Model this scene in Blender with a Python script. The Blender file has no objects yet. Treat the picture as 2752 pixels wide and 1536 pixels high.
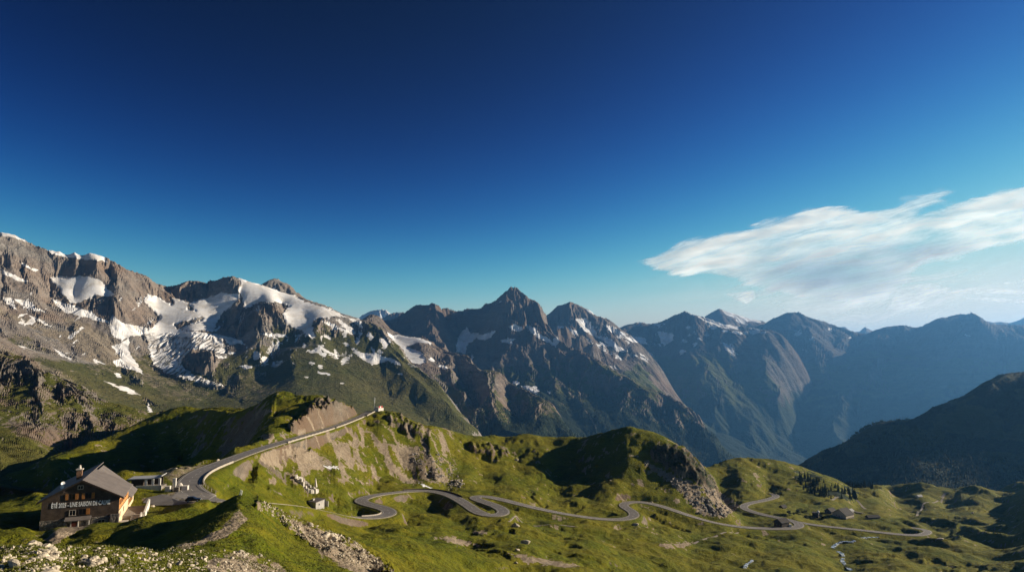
import bpy, bmesh, math, random
import numpy as np
from mathutils import Vector, Matrix
random.seed(7)
rng = np.random.default_rng(11)
C = bpy.context.scene.collection
SC = bpy.context.scene

# ------------------------------------------------------------------ camera
F = 1793.0                       # focal length in photograph pixels (2752 wide)
HOR = 960.0                      # row of the true horizon
PITCH = math.atan((HOR - 768.0) / F)
CP, SP = math.cos(PITCH), math.sin(PITCH)
cam_d = bpy.data.cameras.new('camera')
cam = bpy.data.objects.new('camera', cam_d); C.objects.link(cam)
cam_d.sensor_width = 36.0
cam_d.lens = 36.0 * F / 2752.0
cam_d.clip_start = 1.0
cam_d.clip_end = 400000.0
cam.rotation_euler = (math.pi / 2 + PITCH, 0, 0)
SC.camera = cam

def st(u, v):
    x = (u - 1376.0) / F; c = -(v - 768.0) / F
    d = CP - c * SP
    return x / d, (SP + c * CP) / d
def pt(u, v, Y):
    s, t = st(u, v)
    return Vector((s * Y, Y, t * Y))
def uv_of(X, Y, Z):
    d = Y * CP + Z * SP; up = -Y * SP + Z * CP
    d = np.maximum(d, 1e-3)
    return 1376.0 + F * X / d, 768.0 - F * up / d

# ------------------------------------------------------------------ noise
_ang = rng.random((256, 256)).astype(np.float32) * 2 * np.pi
GX, GY = np.cos(_ang).ravel(), np.sin(_ang).ravel()
HX, HY = rng.random(65536).astype(np.float32), rng.random(65536).astype(np.float32)
def perlin(x, y, seed=0):
    x = np.asarray(x, np.float32) + seed * 17.37 + 1000; y = np.asarray(y, np.float32) + seed * 9.71 + 1000
    xi = np.floor(x); yi = np.floor(y); fx = x - xi; fy = y - yi
    xi = xi.astype(np.int32); yi = yi.astype(np.int32)
    x0 = xi & 255; x1 = (xi + 1) & 255; y0 = (yi & 255) << 8; y1 = ((yi + 1) & 255) << 8
    def g(k, dx, dy): return GX[k] * dx + GY[k] * dy
    wx = fx * fx * fx * (fx * (fx * 6 - 15) + 10); wy = fy * fy * fy * (fy * (fy * 6 - 15) + 10)
    a = g(x0 + y0, fx, fy); b = g(x1 + y0, fx - 1, fy)
    c = g(x0 + y1, fx, fy - 1); d = g(x1 + y1, fx - 1, fy - 1)
    a = a + wx * (b - a); c = c + wx * (d - c)
    return (a + wy * (c - a)) * 1.5
def fbm(x, y, oct=4, seed=0, gain=0.5):
    r = 0; a = 1.0; f = 1.0
    for o in range(oct):
        r = r + a * perlin(x * f, y * f, seed + o * 3); a *= gain; f *= 2.03
    return r
def ridged(x, y, oct=4, seed=0, gain=0.5):
    r = 0; a = 1.0; f = 1.0
    for o in range(oct):
        r = r + a * (1 - 2 * np.abs(perlin(x * f, y * f, seed + o * 3))); a *= gain; f *= 2.03
    return r
def gully(x, y, dx, dy):
    """stripes that run along a direction field: the furrows that water cuts into a slope"""
    x = np.asarray(x, np.float32); y = np.asarray(y, np.float32)
    xi = np.floor(x); yi = np.floor(y); fx = x - xi; fy = y - yi
    xi = xi.astype(np.int32); yi = yi.astype(np.int32)
    va = np.zeros_like(x); wt = np.zeros_like(x)
    for i in (-1, 0, 1):
        for j in (-1, 0, 1):
            k = ((xi - i) & 255) + (((yi - j) & 255) << 8)
            px = fx + i - HX[k]; py = fy + j - HY[k]
            w = np.exp(-2.2 * (px * px + py * py)); wt += w
            va += w * np.cos((px * dx + py * dy) * 6.2832)
    return va / wt
def smooth(a, b, x):
    t = np.clip((x - a) / (b - a), 0, 1)
    return t * t * (3 - 2 * t)

# ------------------------------------------------------------------ terrain sheets
class Sheet:
    """A height field on a fan-shaped grid. Columns: X/Y = const, rows: growing Y. Heights pass through the survey points."""
    def __init__(self, name, pts, y0, y1, nx, ny, s0=-1.0, s1=1.0, kl=0.35, beta=1.0, lam=1e-4, soft=1, side=0, side_from=0):
        self.name = name
        P = np.array([(p[0], math.log(p[1]) * kl, p[2] / p[1]) for p in pts])
        self.kl, self.beta = kl, beta
        A = P[:, :2]; n = len(A)
        D = np.sqrt(((A[:, None] - A[None]) ** 2).sum(-1) + 1e-12) ** beta
        M = np.zeros((n + 3, n + 3))
        M[:n, :n] = D - lam * np.eye(n); M[:n, n] = 1; M[:n, n + 1:] = A
        M[n:, :n] = M[:n, n:].T
        rhs = np.concatenate([P[:, 2], np.zeros(3)])
        self.w = np.linalg.lstsq(M, rhs, rcond=None)[0]; self.A = A
        s = np.linspace(s0, s1, nx); l = np.linspace(math.log(y0), math.log(y1), ny)
        self.s, self.l = s, l
        S, L = np.meshgrid(s, l)
        self.Y = np.exp(L).astype(np.float32); self.X = (S * np.exp(L)).astype(np.float32)
        self.S = S.astype(np.float32)
        # interpolate on a coarser grid, then up
        cs = np.linspace(s0, s1, max(nx // 3, 60)); cl = np.linspace(l[0], l[-1], max(ny // 3, 60))
        CS, CL = np.meshgrid(cs, cl)
        T = self.f(CS.ravel(), CL.ravel()).reshape(CS.shape)
        wS = (np.exp(CL) > side_from)[:, 1:-1] * smooth(side_from, side_from * 1.15 + 1e-3, np.exp(CL))[:, 1:-1]
        for _ in range(side):                              # even out the flanks sideways
            T[:, 1:-1] += wS * (.25 * T[:, :-2] + .5 * T[:, 1:-1] + .25 * T[:, 2:] - T[:, 1:-1])
        for _ in range(soft):                              # weathering: knock the points off
            T[1:-1, 1:-1] = (4 * T[1:-1, 1:-1] + T[:-2, 1:-1] + T[2:, 1:-1] + T[1:-1, :-2] + T[1:-1, 2:]) / 8
        tmp = np.array([np.interp(s, cs, row) for row in T])
        T = np.array([np.interp(l, cl, col) for col in tmp.T]).T
        self.Z = (T * np.exp(L)).astype(np.float32)
        self.base = self.Z.copy()
    def f(self, s, l):
        r = np.full(s.shape, self.w[-3]) + self.w[-2] * s + self.w[-1] * l * self.kl
        for k in range(len(self.A)):
            d = np.sqrt((s - self.A[k, 0]) ** 2 + (l * self.kl - self.A[k, 1]) ** 2 + 1e-12)
            r += self.w[k] * (d if self.beta == 1.0 else d ** self.beta)
        return r
    def grad(self, Z=None):
        Z = self.Z if Z is None else Z
        zl, zs = np.gradient(Z, self.l[1] - self.l[0], self.s[1] - self.s[0])
        return zs / self.Y, (zl - self.S * zs) / self.Y
    def slope(self):
        a, b = self.grad(); return np.hypot(a, b)
    def erode(self, lam0, octs, k=0.09, fade=None, seed=0):
        lam = lam0
        for o in range(octs):
            gx, gy = self.grad()
            m = np.hypot(gx, gy) + 1e-6
            q = np.minimum(m, 1.1)
            dx = -gy / m * 1.1; dy = gx / m * 1.1            # across the fall line
            wx = perlin(self.X / lam / 1.7, self.Y / lam / 1.7, seed + 40 + o) * 0.35
            g = gully(self.X / lam + wx + seed * 3.1, self.Y / lam - wx, dx, dy)
            a = k * lam * q
            if fade is not None: a = a * fade
            self.Z = self.Z + a * (g - 0.15)
            lam *= 0.5
    def uv(self):
        return uv_of(self.X, self.Y, self.Z)
    def at(self, X, Y, arr=None):
        arr = self.Z if arr is None else arr
        s = X / Y; l = math.log(Y)
        i = (s - self.s[0]) / (self.s[1] - self.s[0]); j = (l - self.l[0]) / (self.l[1] - self.l[0])
        i = min(max(i, 0), len(self.s) - 1.001); j = min(max(j, 0), len(self.l) - 1.001)
        a, b = int(i), int(j); fx, fy = i - a, j - b
        return float((arr[b, a] * (1 - fx) + arr[b, a + 1] * fx) * (1 - fy) + (arr[b + 1, a] * (1 - fx) + arr[b + 1, a + 1] * fx) * fy)
    def hit(self, u, v, lo=None, hi=None):
        """first point of the sheet on the line of sight through (u, v)"""
        s, t = st(u, v)
        i = (s - self.s[0]) / (self.s[1] - self.s[0]); a = int(min(max(i, 0), len(self.s) - 2)); fx = i - a
        Yc = self.Y[:, a]; T = (self.Z[:, a] * (1 - fx) + self.Z[:, a + 1] * fx) / Yc
        ok = T >= t
        if lo: ok &= Yc >= lo
        if hi: ok &= Yc <= hi
        w = np.nonzero(ok)[0]
        j = int(w[0]) if len(w) else len(Yc) - 1
        Y = float(Yc[j])
        if j > 0 and T[j] > T[j - 1] and T[j - 1] < t: Y = float(Yc[j - 1] + (Yc[j] - Yc[j - 1]) * (t - T[j - 1]) / (T[j] - T[j - 1]))
        return s * Y, Y
    def build(self, mat, cover, extra=None):
        ny, nx = self.X.shape
        me = bpy.data.meshes.new(self.name)
        co = np.stack([self.X, self.Y + getattr(self, 'dY', 0), self.Z], -1).reshape(-1, 3).astype(np.float32)
        idx = np.arange(nx * ny, dtype=np.int32).reshape(ny, nx)
        q = np.stack([idx[:-1, :-1], idx[:-1, 1:], idx[1:, 1:], idx[1:, :-1]], -1).reshape(-1, 4)
        me.vertices.add(nx * ny); me.vertices.foreach_set('co', co.ravel())
        me.loops.add(q.size); me.loops.foreach_set('vertex_index', q.ravel())
        me.polygons.add(len(q)); me.polygons.foreach_set('loop_start', np.arange(0, q.size, 4, dtype=np.int32))
        me.polygons.foreach_set('use_smooth', np.ones(len(q), bool))
        me.update(calc_edges=True)
        for nm, arr in (('cover', cover), ('tint', extra)):
            if arr is None: continue
            at = me.attributes.new(nm, 'FLOAT_COLOR', 'POINT')
            at.data.foreach_set('color', np.clip(np.stack(arr, -1), 0, 1).reshape(-1).astype(np.float32))
        me.materials.append(mat)
        o = bpy.data.objects.new(self.name, me); C.objects.link(o); o['kind'] = 'structure'
        return o

def inpoly(U, V, poly):
    P = np.asarray(poly, float)
    m = (U > P[:, 0].min()) & (U < P[:, 0].max()) & (V > P[:, 1].min()) & (V < P[:, 1].max())
    out = np.zeros(U.shape, bool)
    if not m.any(): return out
    x = U[m]; y = V[m]; c = np.zeros(x.shape, bool); j = len(P) - 1
    for i in range(len(P)):
        xi, yi = P[i]; xj, yj = P[j]
        if yi != yj:
            c ^= ((yi > y) != (yj > y)) & (x < (xj - xi) * (y - yi) / (yj - yi) + xi)
        j = i
    out[m] = c
    return out
def area(sheet, polys, jit=5.0, lam=0.03, seed=0):
    """share of each vertex covered by patches (outlines given where they lie on the ground), ragged edges"""
    U, V = sheet.uv()
    d = sheet.Y * lam
    ref = float(np.median(sheet.Y)) * lam
    ju = fbm(sheet.X / ref, sheet.Y / ref, 4, seed) * jit; jv = fbm(sheet.X / ref, sheet.Z / ref * 1.3 + sheet.Y / ref, 4, seed + 20) * jit * 0.7
    m = np.zeros(U.shape, bool)
    for p in polys:
        if len(p) == 1:                                   # an oval patch (u, v, ru, rv, tilt)
            u, v, a, b, th = p[0]; c, s_ = math.cos(th), math.sin(th)
            du = U + ju - u; dv = V + jv - v
            m |= ((du * c + dv * s_) / a) ** 2 + ((-du * s_ + dv * c) / b) ** 2 < 1
        else: m |= inpoly(U + ju, V + jv, p)
    return m.astype(np.float32)
def soften(a, n=1):
    for _ in range(n):
        b = a.copy()
        b[1:-1, 1:-1] = (a[1:-1, 1:-1] * 4 + a[:-2, 1:-1] + a[2:, 1:-1] + a[1:-1, :-2] + a[1:-1, 2:]) / 8
        a = b
    return a

def P(u, v, Y):
    s, t = st(u, v); return (s, Y, t * Y)
def Q(u, Y, z):
    return (st(u, HOR)[0], Y, z)
def resample(line, n):
    L = np.array(line, float); k = np.linspace(0, len(L) - 1, n)
    return np.stack([np.interp(k, np.arange(len(L)), L[:, c]) for c in range(L.shape[1])], -1)
def ridge(line, back=0.12, drop=0.75, dense=1, seed=3):
    """a crest: survey points along it plus the far side falling away"""
    out = []
    L = resample(line, (len(line) - 1) * dense + 1)
    for u, v, Y in L:
        p = P(u, v, Y); out.append(p)
        if back: 
            Yb = Y * (1 + back); out.append((p[0], Yb, p[2] - (Yb - Y) * drop))
    return out

# ------------------------------------------------------------------ materials
def nodes(name):
    m = bpy.data.materials.new(name); m.use_nodes = True
    nt = m.node_tree; nt.nodes.clear()
    return m, nt
class N:
    def __init__(self, nt): self.nt = nt
    def new(self, t, **kw):
        n = self.nt.nodes.new(t)
        for k, v in kw.items():
            if k.startswith('_'): setattr(n, k[1:], v)
            else: n.inputs[k.replace('__', ' ')].default_value = v
        return n
    def link(self, a, b): self.nt.links.new(a, b)
    def noise(self, vec, scale, detail=4, rough=0.55, dist=0.0):
        n = self.new('ShaderNodeTexNoise', Scale=scale, Detail=detail, Roughness=rough, Distortion=dist)
        if vec is not None: self.link(vec, n.inputs['Vector'])
        return n.outputs['Fac']
    def ramp(self, fac, stops, mode='LINEAR'):
        n = self.new('ShaderNodeValToRGB'); cr = n.color_ramp; cr.interpolation = mode
        while len(cr.elements) < len(stops): cr.elements.new(0.5)
        for e, (p, c) in zip(cr.elements, stops):
            e.position = p; e.color = (*c, 1) if len(c) == 3 else c
        self.link(fac, n.inputs['Fac']); return n.outputs['Color']
    def mix(self, fac, a, b, mode='MIX'):
        n = self.new('ShaderNodeMix', _data_type='RGBA', _blend_type=mode)
        for sock, v in ((n.inputs[0], fac), (n.inputs[6], a), (n.inputs[7], b)):
            if isinstance(v, (int, float)): sock.default_value = v
            elif isinstance(v, tuple): sock.default_value = (*v, 1)
            else: self.link(v, sock)
        return n.outputs[2]
    def math(self, op, a, b=0.0, c=None, clamp=False):
        n = self.new('ShaderNodeMath', _operation=op, _use_clamp=clamp)
        for i, v in enumerate((a, b, c)):
            if v is None: continue
            if isinstance(v, (int, float)): n.inputs[i].default_value = v
            else: self.link(v, n.inputs[i])
        return n.outputs[0]
    def mapr(self, x, a, b, c=0.0, d=1.0):
        n = self.new('ShaderNodeMapRange', _clamp=True)
        self.link(x, n.inputs[0])
        for i, v in enumerate((a, b, c, d)): n.inputs[i + 1].default_value = v
        return n.outputs[0]
    def scalevec(self, vec, sc):
        n = self.new('ShaderNodeVectorMath', _operation='MULTIPLY'); self.link(vec, n.inputs[0]); n.inputs[1].default_value = sc
        return n.outputs[0]

def terrain_material(name, unit, rock=((.075, .066, .058), (.17, .145, .122), (.27, .23, .19)), grass=((.028, .038, .006), (.075, .085, .014), (.13, .115, .03)),
                     scree=((.17, .135, .10), (.30, .245, .185)), snow=(.80, .81, .84), bump=0.6, bump_d=None, tree=(.016, .026, .012)):
    """ground cover by attribute: R snow, G grass, B scree, A trees / dwarf shrub. unit: metres per grain of the finest pattern"""
    m, nt = nodes(name); k = N(nt)
    out = k.new('ShaderNodeOutputMaterial'); b = k.new('ShaderNodeBsdfPrincipled', Roughness=0.95)
    b.inputs['Specular IOR Level'].default_value = 0.12
    pos = k.new('ShaderNodeNewGeometry').outputs['Position']
    at = k.new('ShaderNodeAttribute', _attribute_name='cover')
    sep = k.new('ShaderNodeSeparateColor'); k.link(at.outputs['Color'], sep.inputs[0])
    sn, gr, sc, tr = sep.outputs[0], sep.outputs[1], sep.outputs[2], at.outputs['Alpha']
    big = k.noise(pos, 1 / (unit * 90), 5, 0.6)
    mid = k.noise(pos, 1 / (unit * 16), 5, 0.6, 0.6)
    fine = k.noise(pos, 1 / (unit * 3.2), 4, 0.65)
    strat = k.noise(k.scalevec(pos, (0.35, 0.35, 2.2)), 1 / (unit * 22), 5, 0.65, 1.2)
    rk = k.ramp(k.math('MULTIPLY_ADD', fine, 0.45, k.math('MULTIPLY', strat, 0.6)), [(0.33, rock[0]), (0.52, rock[1]), (0.72, rock[2])])
    rk = k.mix(k.mapr(big, .42, .66), rk, (rock[1][0] * 1.05, rock[1][1] * 0.86, rock[1][2] * .74), 'MIX')
    gs = k.ramp(k.math('MULTIPLY_ADD', mid, 0.55, k.math('MULTIPLY', fine, 0.42)), [(0.30, grass[0]), (0.48, grass[1]), (0.66, grass[2])])
    gs = k.mix(k.mapr(big, .40, .64, 0, .75), gs, (grass[2][0], grass[2][1], grass[2][2]))
    ss = k.ramp(fine, [(0.3, scree[0]), (0.7, scree[1])])
    ss = k.mix(k.mapr(mid, .42, .62, 0, .5), ss, (scree[0][0], scree[0][1] * .93, scree[0][2] * .9))
    # cattle steps: narrow bands along the contour
    terr = k.noise(k.scalevec(pos, (.05, .05, 1.6)), 1 / (unit * 2.6), 3, .6, .4)
    gs = k.mix(k.mapr(terr, .50, .66, 0, .55), gs, (grass[0][0] * 1.3, grass[0][1] * 1.2, grass[0][2] * 1.4))
    tuft = k.noise(pos, 1 / (unit * 1.1), 2, .7)
    gs = k.mix(k.mapr(tuft, .54, .68, 0, .5), gs, (grass[2][0] * .95, grass[2][1], grass[2][2]))
    edge = k.math('MULTIPLY_ADD', k.math('SUBTRACT', fine, 0.5), 0.9, k.math('MULTIPLY', k.math('SUBTRACT', mid, 0.5), 0.7))
    def msk(a): return k.mapr(k.math('ADD', a, edge), 0.38, 0.62)
    col = k.mix(msk(gr), rk, gs)
    col = k.mix(msk(sc), col, ss)
    td = k.ramp(fine, [(0.35, tuple(c * .6 for c in tree)), (0.65, tuple(c * 1.5 for c in tree))])
    col = k.mix(msk(tr), col, td)
    snm = k.mapr(k.math('MULTIPLY_ADD', edge, 0.75, sn), 0.36, 0.66)
    sdirt_shade = k.ramp(mid, [(0.32, (snow[0] * .70, snow[1] * .66, snow[2] * .60)), (0.55, snow)])  # dirty snow; its darker tones also stand in for shading the snow lacks
    sdirt_shade = k.mix(k.mapr(strat, .46, .66, 0, .45), sdirt_shade, (snow[0] * .74, snow[1] * .74, snow[2] * .76))
    col = k.mix(snm, col, sdirt_shade)
    k.link(col, b.inputs['Base Color'])
    h = k.math('MULTIPLY_ADD', tuft, .22, k.math('MULTIPLY_ADD', fine, 0.4, mid))
    bp = k.new('ShaderNodeBump', Strength=bump, Distance=bump_d or unit * 5)
    k.link(k.math('MULTIPLY', h, k.math('MULTIPLY_ADD', snm, -0.85, 1.0)), bp.inputs['Height']); k.link(bp.outputs[0], b.inputs['Normal'])
    k.link(b.outputs[0], out.inputs['Surface'])
    return m

# ------------------------------------------------------------------ the meadow, the pass and everything up to the nearest skyline
ROAD_MAIN = [(1000,1100,690),(985,1111,675),(950,1126,640),(900,1145,585),(850,1161,535),(800,1175,490),(750,1190,450),(700,1205,412),(650,1222,370),(600,1241,328),(560,1256,298),
 (530,1271,275),(511,1287,256),(506,1303,243),(517,1318,232),(545,1328,226),(580,1335,224),(640,1345,235),(690,1350,252),(735,1353,270),(790,1359,295),(850,1371,322),(900,1381,345),(950,1391,362),(990,1395,372),(1025,1391,378),
 (1048,1382,386),(1052,1373,395),(1035,1364,404),(1000,1356,414),(972,1348,424),(968,1341,434),(985,1334,448),(1020,1327,468),(1060,1322,490),(1100,1319,510),(1150,1318,520),(1190,1324,512),(1222,1335,492),(1258,1356,460),(1288,1376,438),(1318,1386,432),
 (1345,1383,438),(1356,1374,450),(1340,1361,470),(1308,1349,492),(1276,1339,512),(1272,1332,522),(1292,1329,526),(1335,1336,522),(1400,1354,515),(1480,1372,512),(1560,1387,516),(1640,1396,522),(1684,1394,530),
 (1706,1385,542),(1700,1373,560),(1682,1363,578),(1674,1355,594),(1686,1348,606),(1720,1346,612),(1765,1353,608),(1825,1374,598),(1900,1399,592),(1980,1414,594),(2060,1419,600),(2125,1419,606),
 (2150,1412,618),(2142,1402,634),(2110,1393,652),(2060,1384,676),(2012,1370,706),(1998,1361,730),(2010,1352,756),(2050,1344,784),(2080,1336,810),(2086,1330,830),(2070,1324,850)]
ROAD_VALLEY = [(2130,1396,646),(2165,1406,640),(2200,1411,638),(2280,1419,636),(2350,1427,634),(2420,1435,632),(2465,1437,634),(2492,1431,648),(2490,1423,668),(2462,1418,690),(2430,1416,706)]

A = []
for line in (ROAD_MAIN, ROAD_VALLEY):
    A += [P(*p) for p in line]
near = [(-500,1640,34),(0,1620,36),(350,1620,37),(600,1620,46),(850,1620,70),(1050,1620,105),(1300,1620,190),(1700,1620,275),(2100,1620,315),(2500,1620,330),(3200,1620,330),
 (-400,1536,45),(0,1536,46),(350,1536,48),(600,1536,58),(850,1536,90),(1050,1536,132),(1200,1536,200),(1376,1536,275),(1700,1536,355),(2100,1536,395),(2400,1536,415),(2752,1536,420),(3200,1536,420),
 (-350,1440,64),(0,1446,66),(100,1452,70),(200,1464,74),(280,1470,77),(380,1470,79),(480,1466,83),(200,1500,58),(400,1500,62),
 (250,1450,140),(350,1442,142),(150,1428,160),(60,1412,172),(-100,1410,175),
 (120,1414,181),(215,1402,184),(316,1388,189),(345,1370,203),(385,1348,214),(430,1350,218),(540,1338,221),(430,1386,182),(330,1401,178),(450,1312,238),(400,1300,245),(350,1300,240),
 (640,1325,162),(662,1331,162),(622,1380,126),(577,1432,101),(530,1456,89),(500,1402,152),(400,1432,142),(560,1368,168),(600,1345,170),
 (700,1346,172),(750,1400,150),(830,1422,170),(930,1454,165),(700,1420,113),(700,1480,90),(850,1482,125),(950,1500,130),(1000,1432,235),(1100,1442,265),(1200,1462,285),(1100,1500,188),
 (720,1322,312),(650,1292,302),(600,1290,278),(560,1312,250),(600,1264,290),(700,1245,360),(850,1352,352),(823,1305,402),(760,1270,400),
 (900,1330,412),(1000,1302,520),(1100,1400,396),(1250,1422,382),(1400,1440,372),(1600,1440,432),(1800,1440,502),(2000,1450,532),(1500,1490,332),(1800,1500,412),(2000,1500,452),(2250,1480,540),(2280,1530,472),(2400,1480,560),(2600,1490,520),(2752,1490,500),(3100,1490,490),
 (1400,1400,442),(1500,1350,570),(1600,1330,612),(1450,1312,610),(1300,1302,604),(1200,1294,580),(1800,1400,560),(2250,1440,600),
 (850,1210,500),(900,1250,475),(930,1190,560),(1000,1200,590),(1000,1250,550),(1050,1260,562),(1050,1160,650),(1100,1215,620),(1100,1265,588),(1200,1228,648),(1200,1265,608),(1300,1236,675),(1300,1272,632),(1400,1236,692),(1400,1275,648),(1480,1240,708),(1250,1200,702),(1350,1205,722),
 (1550,1235,728),(1650,1222,704),(1720,1212,686),(1775,1235,668),(1600,1282,664),(1700,1276,645),(1850,1282,652),(1500,1280,672),
 (1700,1330,632),(1850,1362,626),(1900,1385,616),(1960,1378,640),(1800,1288,660),(1850,1318,648),(1900,1330,650),(1950,1358,648),(1760,1262,668),(1545,1296,640),(1600,1312,622),(1520,1310,632),
 (1950,1300,860),(2050,1290,885),(2150,1320,860),(2030,1352,766),(2200,1352,800),(2300,1362,850),
 (2100,1414,602),(2180,1390,690),(2265,1396,690),(2345,1400,690),(2400,1402,720),
 (2400,1340,1100),(2450,1372,950),(2550,1352,1050),(2700,1362,1000),(2550,1402,800),(2650,1402,800),(2700,1442,680),(2600,1442,660),(3100,1440,680),(3100,1380,900),
 (840,1078,606),(800,1112,562),(760,1150,505),(722,1184,448),(692,1198,424),(880,1112,612),(920,1102,642),(880,1085,612),
 (0,1336,586),(100,1318,590),(200,1292,610),(300,1275,650),(400,1265,690),(500,1252,700),(580,1238,665),(650,1200,600),(640,1120,700),(680,1150,560),(-300,1400,560),
 (380,1262,292),(300,1272,300),(200,1292,282),(100,1312,262),(0,1336,242),(-250,1340,240),(560,1226,342),(480,1245,302),(640,1192,412),(330,1250,310)]
A += [P(*p) for p in near]
hid = [(280,104,-36),(100,98,-33),(400,112,-37),(-100,95,-31),(640,208,-50),(700,215,-52),(380,480,-112),(200,470,-116),(0,440,-118),(-300,450,-122),(560,520,-100),(300,560,-124),(100,540,-124),(460,560,-112),(640,500,-78)]
A += [Q(*p) for p in hid]
A += ridge([(1012,1092,700),(1060,1106,704),(1100,1120,712),(1200,1145,742),(1300,1164,772),(1400,1160,790),(1480,1173,800),(1540,1172,775),(1600,1157,750),(1640,1141,732),(1690,1137,716),(1760,1144,702),(1800,1172,696),(1845,1199,690),(1875,1234,682),(1908,1272,672),(1920,1305,664)], 0.10, 0.9, 5)
A += ridge([(1868,1234,880),(1900,1243,940),(1935,1250,1000),(1970,1233,1020),(2030,1225,1030),(2100,1235,1030),(2150,1255,1030),(2180,1270,1020),(2240,1290,1015),(2300,1320,1060),(2345,1313,1230),(2400,1297,1280),(2440,1303,1272),(2510,1318,1250),(2580,1322,1240),(2650,1328,1230),(2752,1322,1250),(3150,1300,1300)], 0.12, 0.8, 4)
A += ridge([(950,1092,668),(905,1078,640),(880,1060,622),(855,1055,628),(830,1060,650),(780,1075,690),(700,1092,730),(640,1085,770),(560,1080,820),(480,1095,880),(430,1112,900),(330,1148,800),(200,1186,668),(100,1228,632),(0,1264,612),(-300,1330,600)], 0.10, 0.7, 5)
meadow = Sheet('ground', A, 26, 1500, 1300, 900, -1.02, 1.02, kl=0.14, beta=1.25, lam=1e-4, soft=3, side=14, side_from=430)
def spline(nodes_, step=3.0):
    pts = [Vector(p) for p in nodes_]; out = []
    pts = [pts[0] * 2 - pts[1]] + pts + [pts[-1] * 2 - pts[-2]]
    for i in range(1, len(pts) - 2):
        a, b, c, d = pts[i - 1:i + 3]; n = max(2, int((c - b).length / step))
        for q in range(n):
            t = q / n
            out.append(0.5 * ((2 * b) + (c - a) * t + (2 * a - 5 * b + 4 * c - d) * t * t + (3 * b - a - 3 * c + d) * t ** 3))
    out.append(pts[-2]); return out
def evenly(path, step):
    P_ = np.array([p[:] for p in path]); d = np.r_[0, np.cumsum(np.linalg.norm(np.diff(P_[:, :2], axis=0), axis=1))]
    k = np.arange(0, d[-1], step)
    return np.stack([np.interp(k, d, P_[:, c]) for c in range(3)], -1)
def calm(P_, n=9, xy=3):
    for c, m in ((0, xy), (1, xy), (2, n)):
        for _ in range(2):
            a = np.pad(P_[:, c], m // 2, mode='edge'); P_[:, c] = np.convolve(a, np.ones(m) / m, 'valid')
    return P_
roads = {}
for nm, line, w in (('main', ROAD_MAIN, 7.4), ('valley', ROAD_VALLEY, 6.2)):
    roads[nm] = (calm(evenly(spline([pt(*p) for p in line]), 2.5), 13, 7), w)

Mx, My = meadow.X, meadow.Y
U0, V0 = meadow.uv()
# swells and hummocks: one octave after the other, none larger than fits the distance
lam = 90.0; dz = np.zeros_like(Mx)
warp = perlin(Mx / 120, My / 120, 5) * 25
for o in range(8):
    w = smooth(0.42, 0.16, lam / My) * smooth(0.0020, 0.004, lam / My)
    n = perlin((Mx + warp) / lam, (My * 0.8 + warp * .6) / lam, o + 1)
    bl = 1 - 2 * np.abs(perlin((Mx - warp) / lam / 1.2, My / lam / 1.3, o + 60))
    dz += w * lam * (0.042 * n - 0.034 * bl) * (1.15 if lam < 50 else .8)
    lam *= 0.5
calmzone = area(meadow, [[(380,1270),(600,1235),(700,1210),(560,1350),(430,1362),(330,1410),(100,1440),(60,1400),(330,1300)]], 2, 0.02)
calmzone = soften(calmzone, 6)
hills_m = smooth(880, 1050, My) * smooth(0.42, 0.55, meadow.S)
dz += hills_m * 20 * (perlin(Mx / 130, My / 190, 77) - 0.1 + 0.6 * perlin(Mx / 60, My / 90, 78))
dz += smooth(0.50, 0.62, meadow.S) * smooth(520, 600, My) * smooth(900, 760, My) * 9 * (1 - 2 * np.abs(perlin(Mx / 70, My / 80, 79)))
meadow.Z += dz * (1 - 0.93 * calmzone) * (1 - .72 * smooth(.30, .65, meadow.slope()) * smooth(250, 380, My))
# slumped hollows with sharp turf edges
slump = smooth(.16, .30, perlin(Mx / 34 + .8 * perlin(Mx / 90, My / 90, 14), My / 26, 101) + .25 * perlin(Mx / 9, My / 9, 102)) * smooth(-.25, .25, perlin(Mx / 170, My / 140, 103))
slump2 = smooth(.22, .34, perlin(Mx / 15, My / 12, 111) + .2 * perlin(Mx / 4, My / 4, 112))
far_ = smooth(200, 300, My) * (1 - calmzone)
meadow.Z -= far_ * (slump * 1.7 + slump2 * .35 * smooth(.1, .4, perlin(Mx / 120, My / 100, 115)))
meadow.Z += far_ * .55 * np.maximum(0, ridged(Mx / 28, My / 20, 4, 121) - .35)
# crags and gullies on the steep flanks below the pass road
steep = smooth(0.38, 0.8, meadow.slope()) * smooth(280, 380, My) * (1 - calmzone) * (1 - .8 * smooth(.05, .12, meadow.S))
meadow.erode(40, 4, 0.035, steep, 2)
crag_poly = [[(1795,1188),(1850,1212),(1880,1245),(1915,1282),(1928,1318),(1870,1295),(1800,1262),(1760,1238),(1752,1205)],
                         [(775,1150),(830,1105),(850,1075),(880,1075),(930,1090),(970,1102),(930,1120),(880,1138),(800,1165)],
             [(690,1215),(740,1190),(800,1200),(850,1215),(820,1240),(760,1235),(700,1240)],
             [(1040,1105),(1080,1120),(1140,1150),(1130,1175),(1090,1165),(1050,1140)],
             [(1260,1190),(1300,1195),(1360,1205),(1370,1230),(1320,1232),(1270,1215)]]
crag = soften(area(meadow, crag_poly, 9, 0.02, 4), 3) 
cr = ridged((Mx * .9 + My * .3) / 22, (meadow.Z * 1.6 + My * .2) / 34, 5, 9, .6)
cr2 = ridged((Mx + My * .2) / 9, (meadow.base * 1.3) / 16, 4, 19, .6)
meadow.Z += crag * (cr * 2.0 + cr2 * 1.2) * smooth(300, 600, My)
cut = soften(area(meadow, crag_poly[1:2], 6, .015, 14), 2)
meadow.Z += cut * (3.2 * ridged((Mx * .75 + My * .5) / 11 + .5 * perlin(Mx / 20, My / 20, 141), (My * .8 - Mx * .4) / 46, 4, 142, .6) - 1.0)
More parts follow.
